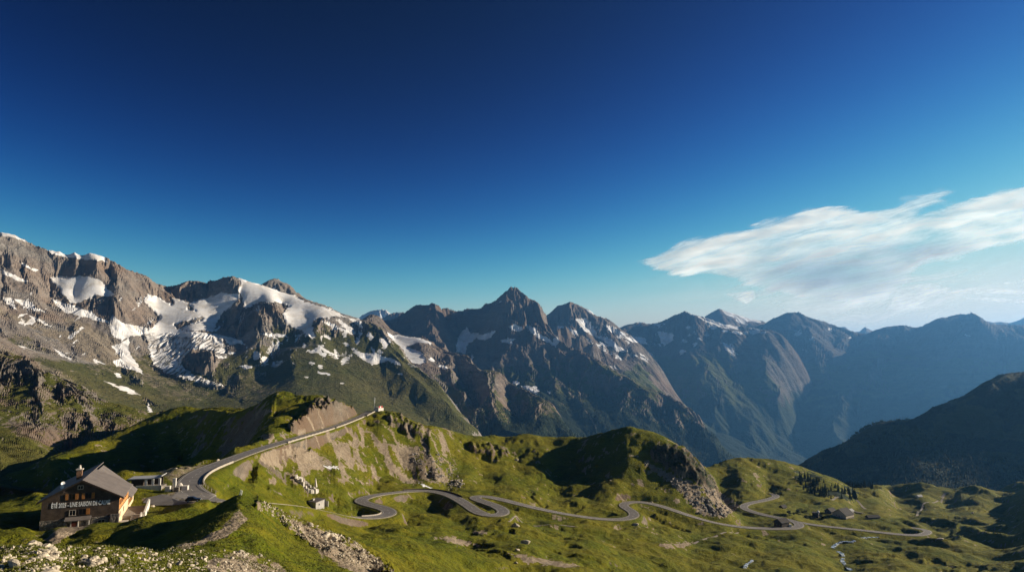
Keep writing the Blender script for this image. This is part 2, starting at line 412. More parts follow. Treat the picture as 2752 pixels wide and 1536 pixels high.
# outcrop ribs of the near knoll
rib_poly = [[(690,1338),(720,1362),(790,1395),(880,1430),(950,1455),(1010,1492),(1068,1536),(1068,1560),(1000,1530),(920,1500),(850,1475),(800,1440),(740,1392),(680,1362)]]
rib = soften(area(meadow, rib_poly, 8, 0.02, 6), 2)
meadow.Z += rib * ridged((Mx * .8 - My * .6) / 9, (Mx * .6 + My * .8) / 5, 4, 31) * 0.9
# roads: the ground is graded to them
grade = np.zeros_like(Mx); gz = np.zeros_like(Mx)
for nm, (R_, w) in roads.items():
    best = np.full(Mx.shape, 1e9, np.float32)
    for i in range(len(R_) - 1):
        ax, ay, az = R_[i]; bx, by, bz = R_[i + 1]
        s_lo, s_hi = sorted((ax / ay, bx / by)); pad = 16 / min(ay, by)
        i0 = int((s_lo - pad + 1.02) / 2.04 * 1299); i1 = int((s_hi + pad + 1.02) / 2.04 * 1299) + 2
        j0 = np.searchsorted(meadow.l, math.log(max(min(ay, by) - 16, 27))); j1 = np.searchsorted(meadow.l, math.log(max(ay, by) + 16))
        sl = (slice(max(j0 - 1, 0), j1 + 1), slice(max(i0, 0), i1))
        x, y = Mx[sl], My[sl]
        if x.size == 0: continue
        dx, dy = bx - ax, by - ay
        t = np.clip(((x - ax) * dx + (y - ay) * dy) / (dx * dx + dy * dy), 0, 1)
        d = np.hypot(x - ax - t * dx, y - ay - t * dy)
        bb = best[sl]; m = d < bb
        bb[m] = d[m]
        g = smooth(w / 2 + 7.5, w / 2 + 1.6, d); gg = grade[sl]; zz = gz[sl]
        m2 = m & (g > 0.001)
        zz[m2] = (az + t * (bz - az))[m2] - 0.35; gg[m2] = np.maximum(gg[m2], g[m2])
meadow.Z = meadow.Z * (1 - grade) + gz * grade

AZ = math.radians(67); rc_ = pt(318, 1386, 189.5); WG = 18.0
lx = (Mx - rc_.x) * math.sin(AZ) + (My - rc_.y) * math.cos(AZ) + WG; ly = -(Mx - rc_.x) * math.cos(AZ) + (My - rc_.y) * math.sin(AZ)
dd = np.hypot(np.maximum(np.maximum(-lx, lx - WG - 8), 0), np.maximum(np.maximum(-ly - 4, ly - 34), 0))
padz = -47.9 + .045 * np.clip(lx, -10, 30) + .05 * np.clip(ly, -12, 40)
g = smooth(11, 1.5, dd) * smooth(100, 140, My); meadow.Z = meadow.Z * (1 - g) + padz * g
U, V = meadow.uv()
sl = meadow.slope()
snow = area(meadow, [[(866,1249),(905,1250),(912,1259),(880,1257)], [(1124,1294),(1165,1311),(1140,1307)]], 1.5, 0.01)
scr_poly = [[(700,1225),(730,1208),(800,1200),(850,1212),(900,1248),(905,1262),(830,1262),(815,1290),(800,1300),(760,1270),(715,1246)],
 [(890,1185),(940,1190),(985,1250),(997,1272),(955,1262),(915,1232)], [(982,1145),(1008,1172),(1048,1215),(1085,1270),(1125,1300),(1082,1297),(1058,1260),(1028,1215),(1000,1178)],
 [(1040,1190),(1120,1200),(1175,1235),(1205,1285),(1180,1300),(1120,1280),(1075,1240)],
 [(1725,1240),(1800,1272),(1870,1300),(1920,1310),(1990,1358),(1950,1388),(1880,1382),(1840,1330),(1780,1282)],
 [(640,1368),(662,1390),(655,1410),(610,1440),(540,1466),(480,1472),(470,1466),(550,1444),(600,1412),(625,1385)],
 [(690,1340),(730,1365),(790,1397),(880,1432),(950,1456),(1010,1495),(1066,1536),(1000,1530),(920,1500),(850,1472),(810,1440),(745,1390),(690,1365)],
 [(850,1468),(930,1490),(1000,1520),(1050,1560),(940,1530),(870,1500)],
 [(1160,1442),(1215,1440),(1260,1452),(1300,1470),(1240,1462)], [(1355,1482),(1430,1496),(1500,1506),(1568,1522),(1500,1522),(1420,1506)], [(1270,1428),(1300,1425),(1310,1432),(1280,1434)],
 [(95,1442),(140,1425),(200,1408),(250,1404),(200,1430),(150,1460)],
 [(1770,1462),(1850,1455),(1870,1452),(1840,1470),(1780,1472)], [(1400,1500),(1440,1508),(1420,1514)],
 [(555,1500),(640,1480),(700,1490),(760,1520),(780,1560),(560,1560)]]
scree = area(meadow, scr_poly, 7, 0.018, 2)
scree = np.maximum(scree, area(meadow, [[(320,1440),(0,1440),(0,1560),(420,1560)]], 10, 0.02) * smooth(.10, .5, fbm(Mx / 5, My / 5, 4, 15)) * .35)
Uf, Vf = U, V
flank = smooth(660, 720, Uf) * smooth(1270, 1180, Uf) * smooth(1150, 1180, Vf - (Uf - 700) * -.12) * smooth(1318, 1285, Vf) * smooth(300, 340, My)
streaks = fbm((Mx + .35 * My) / 7, (My - .35 * Mx) / 55, 5, 131, .6)
scree = np.maximum(scree * smooth(-.75, -.15, streaks + .3 * fbm(Mx / 6, My / 9, 4, 133)), flank * smooth(.12, .5, streaks) * .85)
mott = smooth(.34, .66, fbm(Mx / 14, My / 11, 5, 135, .62)) * smooth(380, 460, My) * smooth(.22, .5, sl)
scree = np.maximum(scree, mott * .7)
scree_b = area(meadow, scr_poly[4:5], 8, 0.018, 3)
grass = 1 - smooth(0.95, 1.35, sl + 0.25 * fbm(Mx / 30, My / 30, 4, 8)) * smooth(150, 400, My)
grass = np.minimum(grass, 1 - 0.85 * np.minimum(crag, 1) * smooth(0.40, 0.8, sl))
park_poly = [[(420,1262),(500,1250),(560,1246),(520,1276),(498,1290),(494,1305),(505,1325),(470,1312),(455,1290)], [(378,1338),(430,1328),(480,1318),(510,1322),(545,1338),(520,1352),(460,1358),(420,1358),(385,1352)]]
park = area(meadow, park_poly, 1.0, 0.01)
stone = soften(park, 1)
knollrock = area(meadow, crag_poly[:1], 8, .02, 7)
shrub = smooth(0.25, 0.6, fbm(Mx / 45 + 4, My / 60, 4, 21)) * smooth(300, 450, My) * 0.6
wood = area(meadow, [[(2130,1262),(2180,1268),(2245,1290),(2310,1322),(2300,1345),(2240,1340),(2190,1325),(2150,1300)]], 8, .02, 9) * smooth(-.2, .3, fbm(Mx / 25, My / 25, 3, 33))
m_meadow = terrain_material('alpine meadow ground', 0.55, grass=((.034, .046, .002), (.086, .104, .003), (.165, .140, .008)), rock=((.055, .047, .038), (.15, .125, .098), (.26, .215, .165)), scree=((.19, .15, .105), (.36, .29, .21)), bump=0.85)
# rock ribs stand out of the steep faces sideways, not only upwards
ra, rb_ = Mx * .83 + meadow.Z * .55, meadow.Z * .83 - Mx * .55
face = smooth(.35, .7, sl) * (1 - np.clip(grade * 1.5, 0, 1)) * smooth(300, 380, My)
meadow.dY = -face * ((cut * 4.2 + np.minimum(crag, 1.5) * 2.2) * ridged(ra / 9 + .6 * perlin(Mx / 14, meadow.Z / 14, 151), rb_ / 40, 5, 152, .58) + .8 * ridged(ra / 14, rb_ / 60, 4, 153, .6))
ground_obj = meadow.build(m_meadow, (snow, grass, np.maximum(scree, stone * .55), np.maximum(np.maximum(shrub * .40, wood), knollrock * .52)))

# ------------------------------------------------------------------ left crag in front of the glacier mountain
L_ = ridge([(-400,940,1180),(-100,945,1150),(0,948,1120),(30,955,1110),(75,960,1100),(110,985,1080),(140,1010,1060),(180,1020,1050),(200,1035,1040),(240,1053,1030),(258,1056,1025),(282,1082,1020),(330,1095,1010),(352,1105,1005),(390,1113,1000),(430,1119,995),(480,1150,990)], 0.12, 0.8, 2)
L_ += [P(*p) for p in [(0,1020,1000),(60,1010,1010),(40,1100,850),(100,1070,900),(160,1060,960),(165,1130,860),(200,1080,930),(235,1110,900),(180,1180,820),(100,1150,800),(110,1210,740),(0,1180,740),(0,1260,640),(60,1300,600),(200,1220,780),(280,1150,880),(330,1170,860),(300,1230,760),(430,1160,920),(400,1230,760),(500,1250,760),(200,1300,620),(-300,1100,850),(-300,1250,650)]]
crag_l = Sheet('hill', L_, 560, 1300, 620, 560, -1.05, -0.42, kl=0.35, lam=1e-3)
crag_l.erode(170, 5, 0.09, None, 4)
cz = ridged((crag_l.X + .3 * crag_l.Y) / 60, (crag_l.Y * .8 - .3 * crag_l.X) / 90, 5, 12, .52)
crag_l.Z += cz * 2.2 * smooth(700, 800, crag_l.Y)
sl = crag_l.slope()
gr = 1 - smooth(0.45, 0.85, sl + .35 * fbm(crag_l.X / 60, crag_l.Y / 60, 5, 3)); gr = np.maximum(gr, smooth(800, 720, crag_l.Y) * .7)
m_crag = terrain_material('dark crag', 0.9, rock=((.075, .068, .06), (.16, .14, .12), (.27, .23, .19)), bump=.8)
crag_l.build(m_crag, (gr * 0, gr * .9, gr * 0, gr * 0))

# ------------------------------------------------------------------ glacier mountain on the left
B = ridge([(-500,560,4200),(-200,600,4300),(0,622,4400),(40,630,4420),(80,655,4440),(118,668,4460),(160,673,4480),(240,677,4500),(272,686,4500),(290,695,4500),(320,710,4520),(350,728,4560),(380,738,4600),(400,745,4640),(420,758,4680),(455,768,4750),
 (475,763,4800),(505,753,4820),(530,753,4830),(555,760,4840),(575,757,4850),(600,745,4840),(625,742,4830),(645,746,4820),(670,756,4820),(700,763,4830),(740,779,4850),(790,794,4850),(830,810,4800),(870,822,4760),(900,835,4720),(930,848,4700),(962,856,4650),(1000,868,4560),(1034,892,4450),(1060,920,4350),(1085,950,4250),(1112,985,4100),(1145,1010,3980),(1180,1040,3850),(1210,1075,3700),(1240,1110,3550),(1280,1150,3350)], 0.10, 0.9, 2)
B += [P(*p) for p in [
 # upper bench and its snow, the buttress below the cap
 (150,735,4300),(220,735,4320),(300,745,4380),(200,790,4180),(290,795,4230),(140,790,4120),(60,720,4150),(0,700,4100),(280,705,4480),(300,740,4430),
 (330,790,4250),(370,800,4350),(330,840,4080),(400,880,4050),(300,800,4150),(250,810,4130),
 # cirque glacier
 (420,800,4500),(470,800,4560),(500,815,4500),(560,810,4560),(610,795,4600),(560,855,4350),(480,885,4150),(420,860,4250),(600,870,4350),(560,770,4780),(510,790,4640),(460,780,4700),
 # icefall
 (400,900,4020),(520,895,4050),(600,905,4080),(440,950,3850),(530,925,3920),(600,950,3900),(420,990,3700),(500,1010,3600),(560,1020,3550),(610,1045,3450),(540,970,3780),(520,990,3720),(570,980,3680),
 # dome and the rock rib below it
 (700,800,4600),(680,830,4480),(760,820,4600),(820,850,4450),(640,800,4600),(660,860,4300),(720,880,4200),(740,820,4400),(700,850,4220),(700,910,4020),(770,880,4250),(800,920,4120),(640,900,4150),(620,880,4250),(860,870,4300),(840,900,4150),
 # lower right flank: grassy ramp
 (900,900,4250),(960,890,4380),(900,960,3950),(980,960,4000),(1040,980,3950),(850,960,3850),(780,950,3850),(780,1000,3600),(850,1040,3400),(950,1040,3500),(1050,1060,3550),(1120,1080,3500),(1000,1090,3300),(1150,1130,3250),(1200,1160,3100),(900,1090,3100),
 (740,960,3950),(700,970,3800),(700,1010,3700),(640,1010,3600),(760,1040,3400),(650,1080,3200),(800,1080,3100),(560,1080,3200),
 # lower left: long scree ramp
 (0,800,3800),(100,850,3700),(200,880,3750),(280,900,3800),(320,960,3650),(340,1000,3500),(200,960,3400),(100,920,3400),(0,880,3400),(0,940,3000),(150,1000,2900),(250,1040,2900),(380,1020,3350),(400,1080,3000),(300,1100,2600),(450,1090,3000),(100,1060,2500),(0,1040,2400),(-400,900,3000),(-400,1050,2300),(-400,750,3800),
 (500,1150,2500),(700,1130,2700),(900,1150,2600),(1100,1180,2700)]]
glac = Sheet('mountain', B, 2300, 5600, 1150, 620, -1.05, 0.02, kl=0.45, lam=2e-4)
gb = glac.base.copy()
U, V = glac.uv()
tongue_poly = [(388,898),(440,897),(540,895),(595,903),(600,935),(612,960),(578,968),(580,946),(530,938),(500,955),(490,975),(500,992),(530,1012),(575,1026),(612,1042),(560,1036),(500,1020),(440,1000),(412,980),(402,950)]
snow_poly = [[(-20,612),(0,618),(40,630),(75,650),(38,640),(0,630)], [(112,655),(160,660),(240,662),(278,680),(290,704),(235,698),(190,692),(140,684)], [(2,722),(20,728),(75,756),(40,752),(5,735)], [(60,705),(75,712),(105,728),(90,730),(62,714)],
 [(133,747),(150,742),(200,745),(215,741),(240,743),(275,755),(290,775),(311,793),(280,797),(255,792),(215,812),(190,815),(178,795),(165,790),(160,775),(145,760)],
 [(3,798),(35,800),(45,832),(20,818)], [(40,802),(65,805),(122,839),(90,832),(55,818)], [(135,802),(180,815),(250,838),(262,850),(300,868),(275,866),(225,850),(180,840),(150,820)], [(78,845),(110,858),(145,880),(120,872),(85,855)],
 [(385,805),(398,790),(425,797),(445,810),(470,818),(460,800),(490,805),(505,812),(505,830),(555,840),(530,855),(470,870),(475,885),(550,893),(620,905),(655,917),(600,910),(440,902),(388,898),(420,870),(430,850),(410,830)],
 [(300,842),(330,868),(400,880),(470,880),(450,895),(380,900),(340,905),(330,915),(300,900),(292,868)], [(300,930),(325,922),(350,905),(345,940),(370,980),(388,1006),(350,992),(315,985),(305,970),(325,960)],
 [(505,815),(560,798),(600,785),(640,790),(645,802),(600,840),(570,890),(475,885),(550,855)],
 [(640,742),(665,753),(700,762),(740,777),(790,793),(820,810),(870,825),(915,842),(938,852),(900,850),(850,855),(842,868),(835,882),(850,905),(838,908),(810,888),(770,872),(760,842),(778,820),(742,812),(700,810),(660,828),(650,800),(640,780),(648,760)],
 [(935,852),(965,858),(975,882),(950,866)], [(945,942),(990,948),(1015,948),(1030,958),(1060,964),(1082,984),(1040,970),(1000,982),(970,962)], [(140,930),(165,945),(195,968),(165,955)], [(275,1022),(310,1033),(345,1040),(378,1062),(345,1055)], [(395,1080),(405,1095),(412,1112),(400,1108)],
 [(700,895),(750,895),(780,905),(720,905)], [(735,900),(760,925),(745,915)], [(990,888),(1005,905),(995,915),(985,900)], [(850,925),(880,940),(915,955),(905,960),(870,945)],
 [(860,860),(900,870),(940,892),(900,885)], [(600,905),(650,915),(660,925),(610,920)],
 [(870,952,9,6,.3)], [(838,975,8,5,.4)], [(860,985,7,5,0)], [(818,928,5,6,0)], [(870,1003,16,3,.25)], [(822,1012,6,2,0)], [(918,1030,6,2,0)], [(1075,1005,8,3,.3)], [(258,970,9,5,.5)], [(318,1008,9,5,.5)], [(268,972,20,2,.4)], [(620,920,14,6,.3)], [(690,955,10,12,.3)], [(660,985,18,4,.1)], [(625,948,12,3,.1)], [(712,965,10,8,.8)], [(735,975,4,6,.4)], [(830,880,14,8,.4)], [(930,925,10,4,.4)], [(960,915,7,9,.3)], [(880,905,12,5,.4)], [(1022,945,8,5,.5)]]
big_ice = soften(area(glac, [snow_poly[0], snow_poly[1], snow_poly[9], snow_poly[12], snow_poly[13], snow_poly[4], tongue_poly], 6, .02), 6)
flankB = smooth(870, 960, V) * smooth(580, 740, U)
glac.erode(620, 5, 0.06, (1 - 0.92 * big_ice) * (1 - .5 * flankB), 1)
rk = ridged((glac.X + .5 * glac.Z) / 260, (glac.Y + .6 * glac.Z) / 420, 6, 13, .55)
glac.Z += (1 - .95 * big_ice) * (1 - .6 * flankB) * rk * 3.0 * smooth(.45, .8, glac.slope())
rn = ridged(glac.X / 120, glac.Y / 150, 4, 23, .6) * (1 - big_ice)
glac.Z += rn * 1.2 * area(glac, [[(800,860),(900,880),(1000,930),(1000,960),(880,950),(800,920)], [(600,960),(740,980),(740,1090),(600,1060)]], 10, .02)
snow = area(glac, snow_poly, 4.0, 0.012, 1)
tongue = area(glac, [tongue_poly], 5, 0.012, 2)
nunatak = area(glac, [[(495,965),(520,945),(560,950),(590,970),(575,990),(550,1003),(520,995),(500,985)]], 5, .012, 3)
glac.Z += soften(nunatak, 3) * (6 + 14 * ridged(glac.X / 60, glac.Y / 80, 4, 3))
# crevassed ice: arcs across the flow
ca = perlin(glac.X / 15 + 3 * perlin(glac.X / 160, glac.Y / 160, 3), glac.Y / 130 + 1.5 * perlin(glac.X / 200, glac.Y / 200, 8), 55)
glac.Z += tongue * (5 * ridged(glac.X / 34 + 1.6 * perlin(glac.X / 170, glac.Y / 170, 3), glac.Y / 120, 3, 44))
sl = glac.slope(); U, V = glac.uv()
speck = smooth(.42, .60, fbm(glac.X / 90, glac.Y / 140, 4, 71)) * smooth(1040, 930, V) * smooth(.95, .55, sl) * .9 * smooth(560, 700, U)
speck2 = smooth(.50, .60, fbm(glac.X / 60 + glac.Y / 200, glac.Y / 190, 5, 171)) * smooth(1010, 900, V) * smooth(760, 800, V) * smooth(1.1, .7, sl)
snow = np.maximum(snow, np.maximum(speck, speck2)) * (1 - nunatak)
snow = np.maximum(snow * (1 - .12 * smooth(0, .5, fbm(glac.X / 70, glac.Y / 60, 4, 5))), tongue * (0.43 + .30 * smooth(-.5, .35, ca)))
alt = smooth(870, 1050, V + 60 * fbm(glac.X / 300, glac.Y / 300, 4, 6) + 95 * smooth(520, 900, U))
gr = alt * (1 - smooth(.70, 1.15, sl + .2 * fbm(glac.X / 90, glac.Y / 90, 4, 12)))
sc = area(glac, [[(-20,820),(60,850),(160,890),(260,900),(300,920),(300,960),(250,950),(130,900),(0,850)], [(170,845),(250,880),(300,900),(330,960),(340,1010),(260,1000),(200,930)], [(330,960),(400,960),(440,1010),(560,1045),(600,1075),(500,1085),(400,1040)], [(0,930),(150,990),(300,1080),(250,1080),(100,1010),(0,970)], [(600,1010),(700,1000),(740,1060),(700,1090),(600,1070)]], 14, .02, 4)
m_glac = terrain_material('glacier mountain', 5.0, rock=((.092, .085, .077), (.215, .196, .174), (.345, .315, .28)), scree=((.19, .16, .12), (.29, .245, .185)), snow=(.88, .87, .87), grass=((.035, .042, .010), (.075, .08, .02), (.12, .105, .04)), bump=.7)
glac.build(m_glac, (snow, gr, sc * .8 * (1 - gr * .5), gr * 0))
# dark peak behind the dome
Lp = ridge([(690,772,5600),(705,765,5600),(728,753,5600),(748,748,5600),(768,764,5600),(790,782,5560),(822,803,5500),(860,830,5400),(900,850,5300)], 0.06, 1.0, 2) + ridge([(748,748,5600),(745,790,5350),(750,830,5200)], 0, 0) + [P(700,830,5200), P(820,860,5200), P(650,800,5500), P(640,860,5200)]
pk = Sheet('mountain', Lp, 5150, 6100, 150, 120, -0.46, -0.22, kl=.45, lam=2e-4); pk.erode(300, 4, .1, None, 9)
pk.build(m_glac, (smooth(.35, .6, fbm(pk.X / 80, pk.Y / 90, 4, 2)) * smooth(748, 735, pk.uv()[0]) * .9, pk.X * 0, pk.X * 0, pk.X * 0))

# ------------------------------------------------------------------ spur between the glacier mountain and the pyramid
S_ = ridge([(985,850,6300),(1006,848,6300),(1030,858,6280),(1062,890,6200),(1090,905,6100),(1130,910,6000),(1165,922,5900),(1200,942,5750),(1240,955,5600),(1262,966,5550),(1292,992,5400),(1330,1000,5300),(1350,1010,5250),(1380,1030,5150),(1422,1053,5000),(1470,1086,4850),(1510,1122,4700),(1548,1165,4500),(1590,1205,4400)], 0.09, 0.95, 2)
S_ += ridge([(1262,966,5550),(1300,1010,5100),(1315,1050,4800),(1330,1100,4500),(1345,1160,4200)], 0, 0, 2) + ridge([(1165,922,5900),(1180,970,5500),(1215,1000,5200),(1250,1050,4800),(1280,1100,4500),(1290,1160,4200)], 0, 0, 1)
S_ += ridge([(1422,1053,5000),(1440,1100,4600),(1450,1160,4300)], 0, 0, 2)
S_ += [P(*p) for p in [(1060,910,5950),(1110,935,5650),(1140,960,5450),(1110,970,5350),(1090,940,5600),(1180,1000,5200),(1240,1020,5350),(1270,1060,5200),(1285,1120,4800),(1370,1080,5050),(1390,1140,4650),(1200,1060,4900),(1220,1110,4600),(1160,1060,4800),(1500,1165,4450),(1050,1000,5000),(1300,1200,4200),(1200,1200,4200),(1000,1000,5000),(1500,1220,4200)]]
spur = Sheet('mountain', S_, 4200, 6900, 420, 520, -0.24, 0.15, kl=.45, lam=2e-4)
ice = area(spur, [[(1035,890),(1090,903),(1130,908),(1165,920),(1110,922),(1095,930),(1130,945),(1148,972),(1130,982),(1105,972),(1085,945),(1060,922)]], 4, .01, 2)
spur.erode(620, 5, .055, 1 - .85 * soften(ice, 4), 6)
spur.Z += (1 - ice) * 6 * ridged((spur.X + .5 * spur.Z) / 200, (spur.Y + .6 * spur.Z) / 380, 6, 17, .55) * smooth(.3, .7, spur.slope())
sl = spur.slope(); U, V = spur.uv()
gr = smooth(955, 1060, V + 50 * fbm(spur.X / 300, spur.Y / 300, 4, 2) + (U - 1250) * .25) * (1 - smooth(.65, 1.05, sl + .25 * fbm(spur.X / 110, spur.Y / 110, 4, 4)))
sn = np.maximum(ice, area(spur, [[(1180,1075,10,4,.5)], [(1222,1090,9,5,.5)], [(1160,965,10,4,.4)], [(1190,985,12,4,.3)]], 4, .01))
wd = smooth(1085, 1150, V + 30 * fbm(spur.X / 200, spur.Y / 200, 4, 9)) * smooth(1240, 1330, U) * .8
spur.build(terrain_material('spur', 5.5, rock=((.07, .062, .055), (.165, .142, .12), (.28, .235, .19)), grass=((.03, .04, .008), (.07, .085, .016), (.115, .11, .03)), bump=.7), (sn, gr, gr * 0, wd))

# ------------------------------------------------------------------ pyramid peak
Y = 1.0
Cc = ridge([(940,900,8600),(1000,872,8500),(1062,858,8300),(1085,842,8200),(1110,829,8100),(1130,822,8050),(1158,818,8000),(1172,819,8000),(1192,828,8250),(1208,826,8330),(1224,837,8400),(1250,837,8400),(1270,831,8370),(1290,829,8330),(1320,815,8260),(1350,795,8200),(1376,781,8150),(1383,776,8150),(1390,785,8150),(1410,803,8150),(1430,815,8200),(1450,828,8250),(1475,848,8400),(1520,880,8600),(1600,930,8700)], 0.08, 1.0, 2)
Cc += ridge([(1383,776,8150),(1430,830,7900),(1470,875,7700),(1500,910,7550),(1530,936,7400),(1555,938,7350),(1600,960,7200),(1640,985,7050),(1680,1010,6900),(1715,1032,6750),(1755,1045,6650),(1800,1065,6500),(1850,1100,6300),(1895,1140,6100),(1935,1182,5900),(1965,1218,5750),(1995,1243,5600)], 0.10, 0.95, 2)
Cc += ridge([(1158,818,8000),(1160,860,7750),(1140,900,7500),(1200,930,7300)], 0, 0, 2) + ridge([(1383,776,8150),(1370,850,7800),(1390,920,7450),(1420,980,7100)], 0, 0, 2) + ridge([(1420,870,7750),(1440,930,7350),(1450,985,7050)], 0, 0, 2)
Cc += ridge([(1660,1000,6980),(1680,1050,6500),(1720,1110,6100),(1740,1170,5700)], 0, 0, 2)
Cc += [P(*p) for p in [(1100,870,7950),(1060,890,7900),(1200,870,8150),(1240,880,8050),(1300,880,7850),(1280,930,7650),(1330,930,7450),(1220,960,7450),(1320,980,7100),(1400,1000,7050),(1350,1040,6800),(1480,960,7250),(1500,1000,6950),(1560,990,7050),(1450,1060,6500),(1560,1060,6550),(1600,1040,6700),(1640,1060,6600),(1480,1120,6000),(1600,1120,6000),(1550,1180,5500),(1680,1160,5750),(1780,1120,6200),(1800,1180,5750),(1860,1160,6000),(1900,1220,5600),(1750,1240,5300),(1600,1240,5200),(1300,1060,6500),(1200,1040,6600),(1080,1000,6900),(1900,1280,5200)]]
pyr = Sheet('mountain', Cc, 5200, 9400, 760, 640, -0.27, 0.40, kl=.45, lam=2e-4)
pyr.erode(900, 5, .07, None, 3)
pyr.Z += 9 * ridged((pyr.X + .6 * pyr.Z) / 300, (pyr.Y + .8 * pyr.Z) / 480, 6, 27, .55) * smooth(.3, .7, pyr.slope())
sl = pyr.slope(); U, V = pyr.uv()
sn = area(pyr, [[(1235,895),(1255,880),(1260,892),(1300,897),(1330,888),(1322,905),(1300,915),(1280,908),(1255,925),(1250,950),(1230,945),(1225,935)], [(1362,878),(1385,870),(1405,880),(1400,890),(1380,888)], [(1345,915),(1365,908),(1385,912),(1375,924),(1355,920)], [(1325,818),(1348,808),(1335,815)], [(1410,870),(1440,880),(1450,895),(1425,890)], [(1400,1035),(1440,1038),(1452,1048),(1440,1058),(1415,1048)], [(1470,1045),(1480,1052),(1474,1058)], [(1415,885),(1470,905),(1500,935),(1470,920)], [(1260,970),(1270,950),(1272,965)], [(1495,915,8,14,.5)], [(1388,1028,12,5,.2)]], 4, .008, 5)
gr = smooth(930, 1050, V + 55 * fbm(pyr.X / 500, pyr.Y / 500, 4, 2) + smooth(1500, 1700, U) * 50) * (1 - smooth(.7, 1.15, sl + .2 * fbm(pyr.X / 150, pyr.Y / 150, 4, 4)))
wd = smooth(1060, 1140, V - (U - 1700) * .22 + 40 * fbm(pyr.X / 250, pyr.Y / 250, 5, 9)) * .95
tr = area(pyr, [[(1494,953),(1503,975),(1499,1000),(1497,1012),(1510,1025),(1528,1045),(1545,1070),(1540,1070),(1524,1048),(1506,1028),(1493,1015),(1493,995),(1497,975)], [(1560,1085),(1590,1120),(1605,1150),(1600,1150),(1585,1122)]], 1.5, .006)
pyr.build(terrain_material('pyramid', 7.0, rock=((.055, .05, .047), (.13, .112, .098), (.23, .19, .155)), grass=((.03, .04, .01), (.06, .075, .018), (.10, .10, .03)), bump=.7), (sn, gr, tr * .8, wd * (1 - tr)))

# ------------------------------------------------------------------ snowy shoulder behind the pyramid, then the hazy ranges to the right
def range_(name, pts, y0, y1, nx, ny, s0, s1, er, octs, unit, sn_polys=(), gv=(900, 1050), wv=(1050, 1200), snow_auto=0.0, seed=0, rock=None, kero=.065):
    sh = Sheet(name, pts, y0, y1, nx, ny, s0, s1, kl=.45, lam=2e-4)
    sh.erode(er, octs, kero, None, seed)
    sh.Z += er * .008 * ridged((sh.X + .6 * sh.Z) / (er * .35), (sh.Y + .8 * sh.Z) / (er * .6), 6, 27 + seed, .55) * smooth(.3, .7, sh.slope())
    sl = sh.slope(); U, V = sh.uv()
    sn = area(sh, sn_polys, 3.5, .008, seed) if sn_polys else sl * 0
    if snow_auto: sn = np.maximum(sn, smooth(.40 , .62, fbm(sh.X / (er * .25), sh.Y / (er * .4), 5, 71 + seed) + snow_auto) * smooth(gv[1], gv[0], V) * smooth(1.1, .6, sl))
    gr = smooth(gv[0], gv[1], V + 50 * fbm(sh.X / er, sh.Y / er, 4, 2)) * (1 - smooth(.7, 1.15, sl))
    wd = smooth(wv[0], wv[1], V + 40 * fbm(sh.X / er * 3, sh.Y / er * 3, 5, 9)) * .95
    r = rock or ((.055, .05, .047), (.13, .112, .098), (.23, .19, .155))
    sh.build(terrain_material(name + ' slopes', unit, rock=r, grass=((.03, .04, .01), (.06, .075, .018), (.10, .10, .03)), bump=.7), (sn, gr, gr * 0, wd))
    return sh
Dp = ridge([(1440,870,10300),(1475,845,10200),(1500,822,10100),(1515,819,10050),(1530,811,10000),(1537,811,10000),(1560,822,10000),(1585,832,10000),(1600,842,9950),(1630,855,9900),(1650,868,9850),(1672,882,9800),(1700,905,9700),(1740,950,9600),(1780,1000,9500)], .08, 1.0, 2)
Dp += ridge([(1537,811,10000),(1545,850,9750),(1570,900,9350),(1600,940,9050),(1650,980,8700),(1700,1030,8300)], 0, 0, 2) + ridge([(1600,842,9950),(1630,880,9600),(1660,920,9300),(1700,965,9000)], 0, 0, 2)
Dp += [P(*p) for p in [(1500,860,9800),(1480,890,9500),(1520,900,9300),(1560,930,9150),(1580,870,9650),(1610,910,9400),(1650,900,9550),(1640,950,9050),(1560,960,8900),(1500,950,9000),(1680,960,9150),(1620,1000,8500),(1700,1080,8000),(1600,1100,7900),(1800,1060,8600),(1850,1120,8200),(1450,1000,8500)]]
shoulder = range_('mountain', Dp, 7600, 11400, 360, 420, 0.0, .30, 800, 6, 8, [[(1545,858),(1575,853),(1595,875),(1605,900),(1640,910),(1665,930),(1690,945),(1660,945),(1620,915),(1590,900),(1565,885)], [(1495,875),(1525,878),(1550,890),(1555,900),(1530,900),(1520,910),(1505,890)], [(1570,828),(1600,838),(1630,855),(1610,850),(1580,838)], [(1620,870),(1655,880),(1680,898),(1660,902),(1640,890)], [(1500,915),(1510,930),(1500,928)], [(1650,950),(1670,960),(1668,968),(1655,960)], [(1680,905),(1735,905),(1740,920),(1700,920)]], (960, 1020), (1060, 1160), .10, 2, rock=((.07, .064, .06), (.155, .135, .118), (.26, .22, .18)))
Dq = ridge([(1600,930,12896),(1660,895,12681),(1690,874,12523),(1705,877,12495),(1716,866,12475),(1735,876,12440),(1760,868,12293),(1790,860,12138),(1815,846,12093),(1840,833,12048),(1855,842,12021),(1872,846,11990),(1892,850,11954),(1930,866,11886),(1990,878,11778),(2060,885,11554),(2110,905,11500),(2150,960,11200),(2190,1040,11000),(2240,1130,10800),(2300,1230,10600)], .07, 1.0, 2)
Dq += ridge([(1840,833,12048),(1850,880,11528),(1880,940,10878),(1900,1000,10248),(1930,1080,9508)], 0, 0, 2)
Dq += [P(*p) for p in [(1760,920,11582),(1800,900,11615),(1780,1000,10535),(1900,900,11442),(1960,920,11141),(1980,1000,10419),(2040,960,10714),(1850,1060,9924),(2000,1100,9506),(1700,1000,10557),(1950,1200,8690),(2050,1200,8655),(2100,1060,9843),(1800,1200,8888),(1700,950,11172)]]
Dq += [P(*p) for p in [(2140,1100,10200),(2180,1180,9900),(2250,1250,9800),(2300,1320,9700),(2120,1250,8900),(2250,1330,9000)]]
